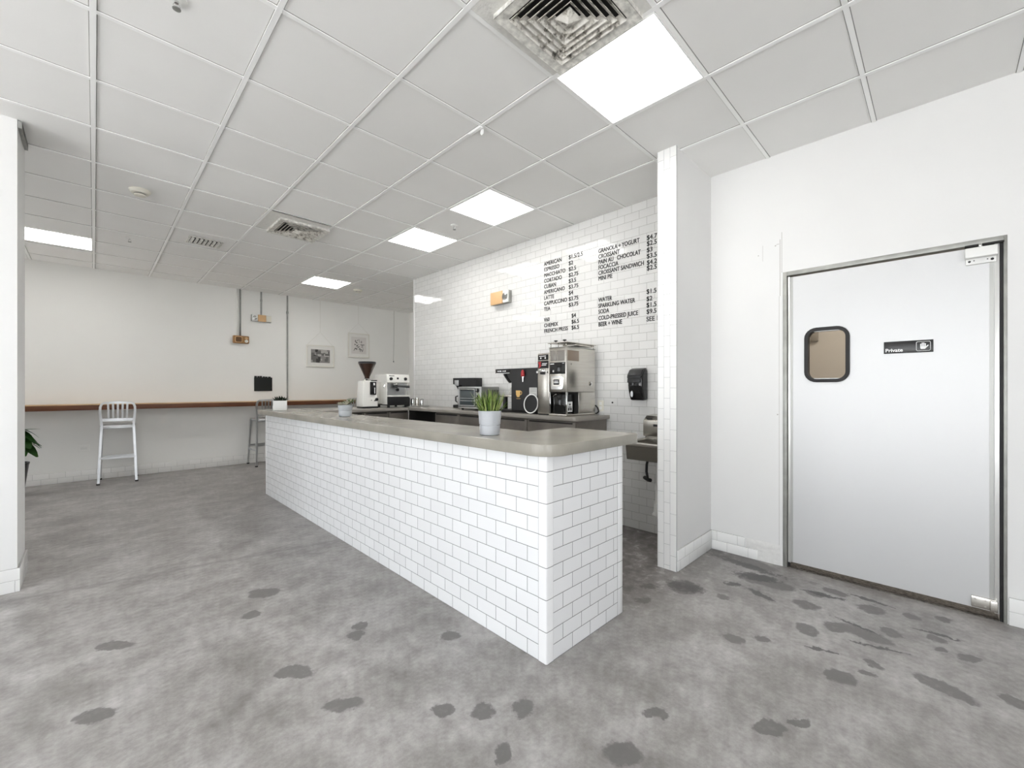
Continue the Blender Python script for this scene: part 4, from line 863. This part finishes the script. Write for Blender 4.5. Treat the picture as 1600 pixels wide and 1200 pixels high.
# ------------------------------------------------------------------ bar stools
def make_stool(label):
    G = thing('bar_stool', label, 'stool', (0, 0, 0), 'aluminium bar stools at the wall shelf')
    sz = .805
    M().prism(rrect(-.185, .185, -.16, .20, .05), 'z', sz - .022, sz, .006).build('seat', alu, G)
    for s in (-1, 1):   # rear legs run up into the back posts
        M().bar([(s * .195, -.235, 0), (s * .183, -.205, .35), (s * .168, -.165, .72), (s * .165, -.165, .82), (s * .180, -.185, 1.0), (s * .178, -.19, 1.06), (s * .165, -.193, 1.10), (s * .140, -.195, 1.118)], .026, .03, (1, 0, 0)).build('leg', alu, G)
        M().bar([(s * .200, .235, 0), (s * .170, .175, sz - .02)], .026, .03, (1, 0, 0)).build('leg', alu, G)
        for y in (-.235, .235): M().box(s * .197 - .018, s * .197 + .018, y - .019, y + .019, 0, .02, .004).build('foot', black_rubber, G)
        M().bar([(s * .185, -.215, .27), (s * .188, .212, .27)], .016, .025, (1, 0, 0)).build('stretcher', alu, G)
    M().bar([(-.145, -.195, 1.116), (-.05, -.205, 1.122), (.05, -.205, 1.122), (.145, -.195, 1.116)], .03, .024, (0, 0, 1)).build('top_rail', alu, G)
    M().bar([(-.165, -.167, .88), (0, -.177, .88), (.165, -.167, .88)], .04, .018, (0, 0, 1)).build('lower_rail', alu, G)
    for k in range(5):
        x = -.092 + k * .046
        M().bar([(x, -.175, .895), (x * 1.04, -.190, 1.0), (x * 1.08, -.2, 1.11)], .022, .010, (1, 0, 0)).build('back_slat', alu, G)
    M().box(-.16, .16, -.172, -.150, sz - .052, sz - .02, .003).box(-.16, .16, .160, .182, sz - .052, sz - .02, .003).build('seat_rail', alu, G)
    M().bar([(-.188, -.215, .355), (.188, -.215, .355)], .026, .016, (0, 0, 1)).build('stretcher', alu, G)
    M().bar([(-.190, .215, .33), (.190, .215, .33)], .03, .018, (0, 0, 1)).build('foot_rest', alu, G)
    return G
s1 = make_stool('brushed aluminium bar stool standing alone before the wall shelf'); s1.location = (.245, 8.29, 0)
s1.rotation_euler = (0, 0, R(-3))
copy_thing(s1, (2.125, 8.31, 0), 'aluminium bar stool partly behind the far end of the tiled counter', R(2))
copy_thing(s1, (3.68, 8.31, 0), 'aluminium bar stool whose back shows between succulent pot and grinder', R(0))

# ------------------------------------------------------------------ plants
SZ = 1.0505
def grass_pot(x, y, label):
    G = thing('potted_grass', label, 'plant', (x, y, SZ))
    z = SZ
    p_ = M().lathe([(.052, z), (.056, z + .003), (.0585, z + .055), (.0565, z + .056), (.0565, z + .059), (.0605, z + .060), (.066, z + .135), (.061, z + .137), (.058, z + .118), (.01, z + .115)], (x, y, 0), 36)
    p_.build('pot', pbr('grey_ceramic', (.40, .415, .44), .35), G)
    M().lathe([(.058, z + .112), (.04, z + .120), (.003, z + .122)], (x, y, 0), 18).build('soil', pbr('soil', (.02, .016, .012), .9), G)
    m1 = M(); rr = random.Random(3)
    for k in range(190):
        a = rr.uniform(0, 2 * math.pi); r0 = rr.uniform(0, .048); L = rr.uniform(.09, .155); lean = rr.uniform(.1, 1.05) * (r0 / .048 * .7 + .3)
        b0 = Vector((x + r0 * math.cos(a), y + r0 * math.sin(a), z + .11)); a2 = a + rr.uniform(-.5, .5)
        dv = Vector((math.cos(a2) * lean, math.sin(a2) * lean, 1))
        m1.leaf(b0, dv, L, rr.uniform(.005, .0085), droop=rr.uniform(.02, .3) * lean, fold=.25, n=4, mi=rr.choice((0, 1, 1, 2, 2)), tip=.6)
    gm = [pbr('blade_dark', (.025, .06, .012), .5), pbr('blade_green', (.16, .26, .05), .5, var=.25, vs=40), pbr('blade_pale', (.48, .56, .22), .5, var=.2, vs=40)]
    m1.build('grass_blades', gm, G)
grass_pot(1.60, 1.80, 'bushy green grass in a grey ribbed pot on the near bar top')
G = thing('potted_succulent', 'pale succulents in a small round grey pot midway along the bar top', 'plant', (1.70, 3.98, SZ)); x, y, z = 1.70, 3.98, SZ
M().lathe([(.052, z), (.057, z + .004), (.06, z + .05), (.0585, z + .052), (.06, z + .054), (.067, z + .104), (.062, z + .106), (.06, z + .1), (.01, z + .098)], (x, y, 0), 30).build('pot', pbr('grey_pot', (.40, .42, .44), .45), G)
suc = M(); rr = random.Random(5)
for cx_, cy_, s_, zz in ((-.035, .02, .045, .118), (.0, -.02, .052, .12), (.042, -.03, .06, .14), (.02, .035, .05, .125)):
    for k in range(14):
        a = k * 2.4; e = .25 + .9 * k / 14
        suc.leaf((x + cx_, y + cy_, z + zz - .012), (math.cos(a) * math.cos(e), math.sin(a) * math.cos(e), math.sin(e)), s_ * (1 - .4 * k / 14), .02, -.2, .3, 4, mi=rr.choice((0, 1, 1)))
suc.build('rosettes', [pbr('succulent_green', (.16, .22, .10), .45, var=.4, vs=30), pbr('succulent_pale', (.62, .60, .50), .45)], G)
G = thing('square_planter', 'dark succulents in a square white planter at the far end of the bar top', 'plant', (1.62, 5.70, SZ)); x, y = 1.63, 5.72
mx = Matrix.Translation((x, y, 0)) @ Matrix.Rotation(R(-18), 4, 'Z')
pl = M().box(-.075, .075, -.075, .075, z, z + .118, .004, mat=mx); pl.build('planter', white_plastic, G)
M().box(-.066, .066, -.066, .066, z + .117, z + .121, mat=mx).build('soil', pbr('dark_soil', (.015, .013, .01), .9), G, smooth=False)
sp_ = M()
for k in range(60):
    a = rr.uniform(0, 6.28); e = rr.uniform(.3, 1.35); p0 = mx @ Vector((rr.uniform(-.062, .062), rr.uniform(-.062, .062), z + .118))
    sp_.leaf(p0, (math.cos(a) * math.cos(e), math.sin(a) * math.cos(e), math.sin(e)), rr.uniform(.035, .075), .016, .1, .25, 4)
sp_.build('succulents', pbr('dark_succulent', (.012, .028, .012), .5, var=.5, vs=40), G)
G = thing('potted_plant', 'broad-leaved green plant in a tall black pot behind the pillar', 'plant', (-.74, 7.85, 0)); x, y = -.74, 7.85
M().lathe([(.12, 0), (.125, .005), (.172, .39), (.178, .40), (.178, .415), (.16, .415), (.155, .36), (.01, .355)], (x, y, 0), 30).build('pot', black_plastic, G)
M().lathe([(.155, .36), (.003, .37)], (x, y, 0), 16).build('soil', pbr('pot_soil', (.02, .016, .012), .9), G)
M().tube([(x, y, .36), (x + .02, y, .6), (x + .01, y + .02, .88)], .012, 8).tube([(x, y, .4), (x - .04, y - .03, .7)], .009, 8).build('stem', pbr('woody_stem', (.13, .09, .05), .8), G)
lv = M()
for a, e, hgt, L, w, dr_ in ((0, .5, .70, .30, .24, .9), (-.5, .45, .62, .30, .24, .9), (.35, .3, .78, .28, .06, .2), (-.15, .6, .74, .30, .24, 1.0), (-.8, .3, .70, .27, .22, .7), (.25, .35, .66, .27, .22, .7), (1.3, .5, .75, .25, .18, .6), (2.4, .5, .72, .26, .18, .6), (3.4, .5, .8, .28, .19, .5), (4.3, .5, .68, .27, .19, .6), (5.3, .5, .6, .29, .22, .8), (.1, 1.2, .80, .20, .16, .5), (.15, .45, .80, .27, .22, .8), (-.35, .6, .76, .28, .22, 1.0), (0, .2, .68, .27, .22, .5), (2.9, 1.1, .82, .22, .16, .4)):
    lv.leaf((x + .01, y, hgt), (math.cos(a) * math.cos(e), math.sin(a) * math.cos(e), math.sin(e)), L, w, dr_, .12, 8, tip=.6)
lv.build('leaves', leaf_g, G)
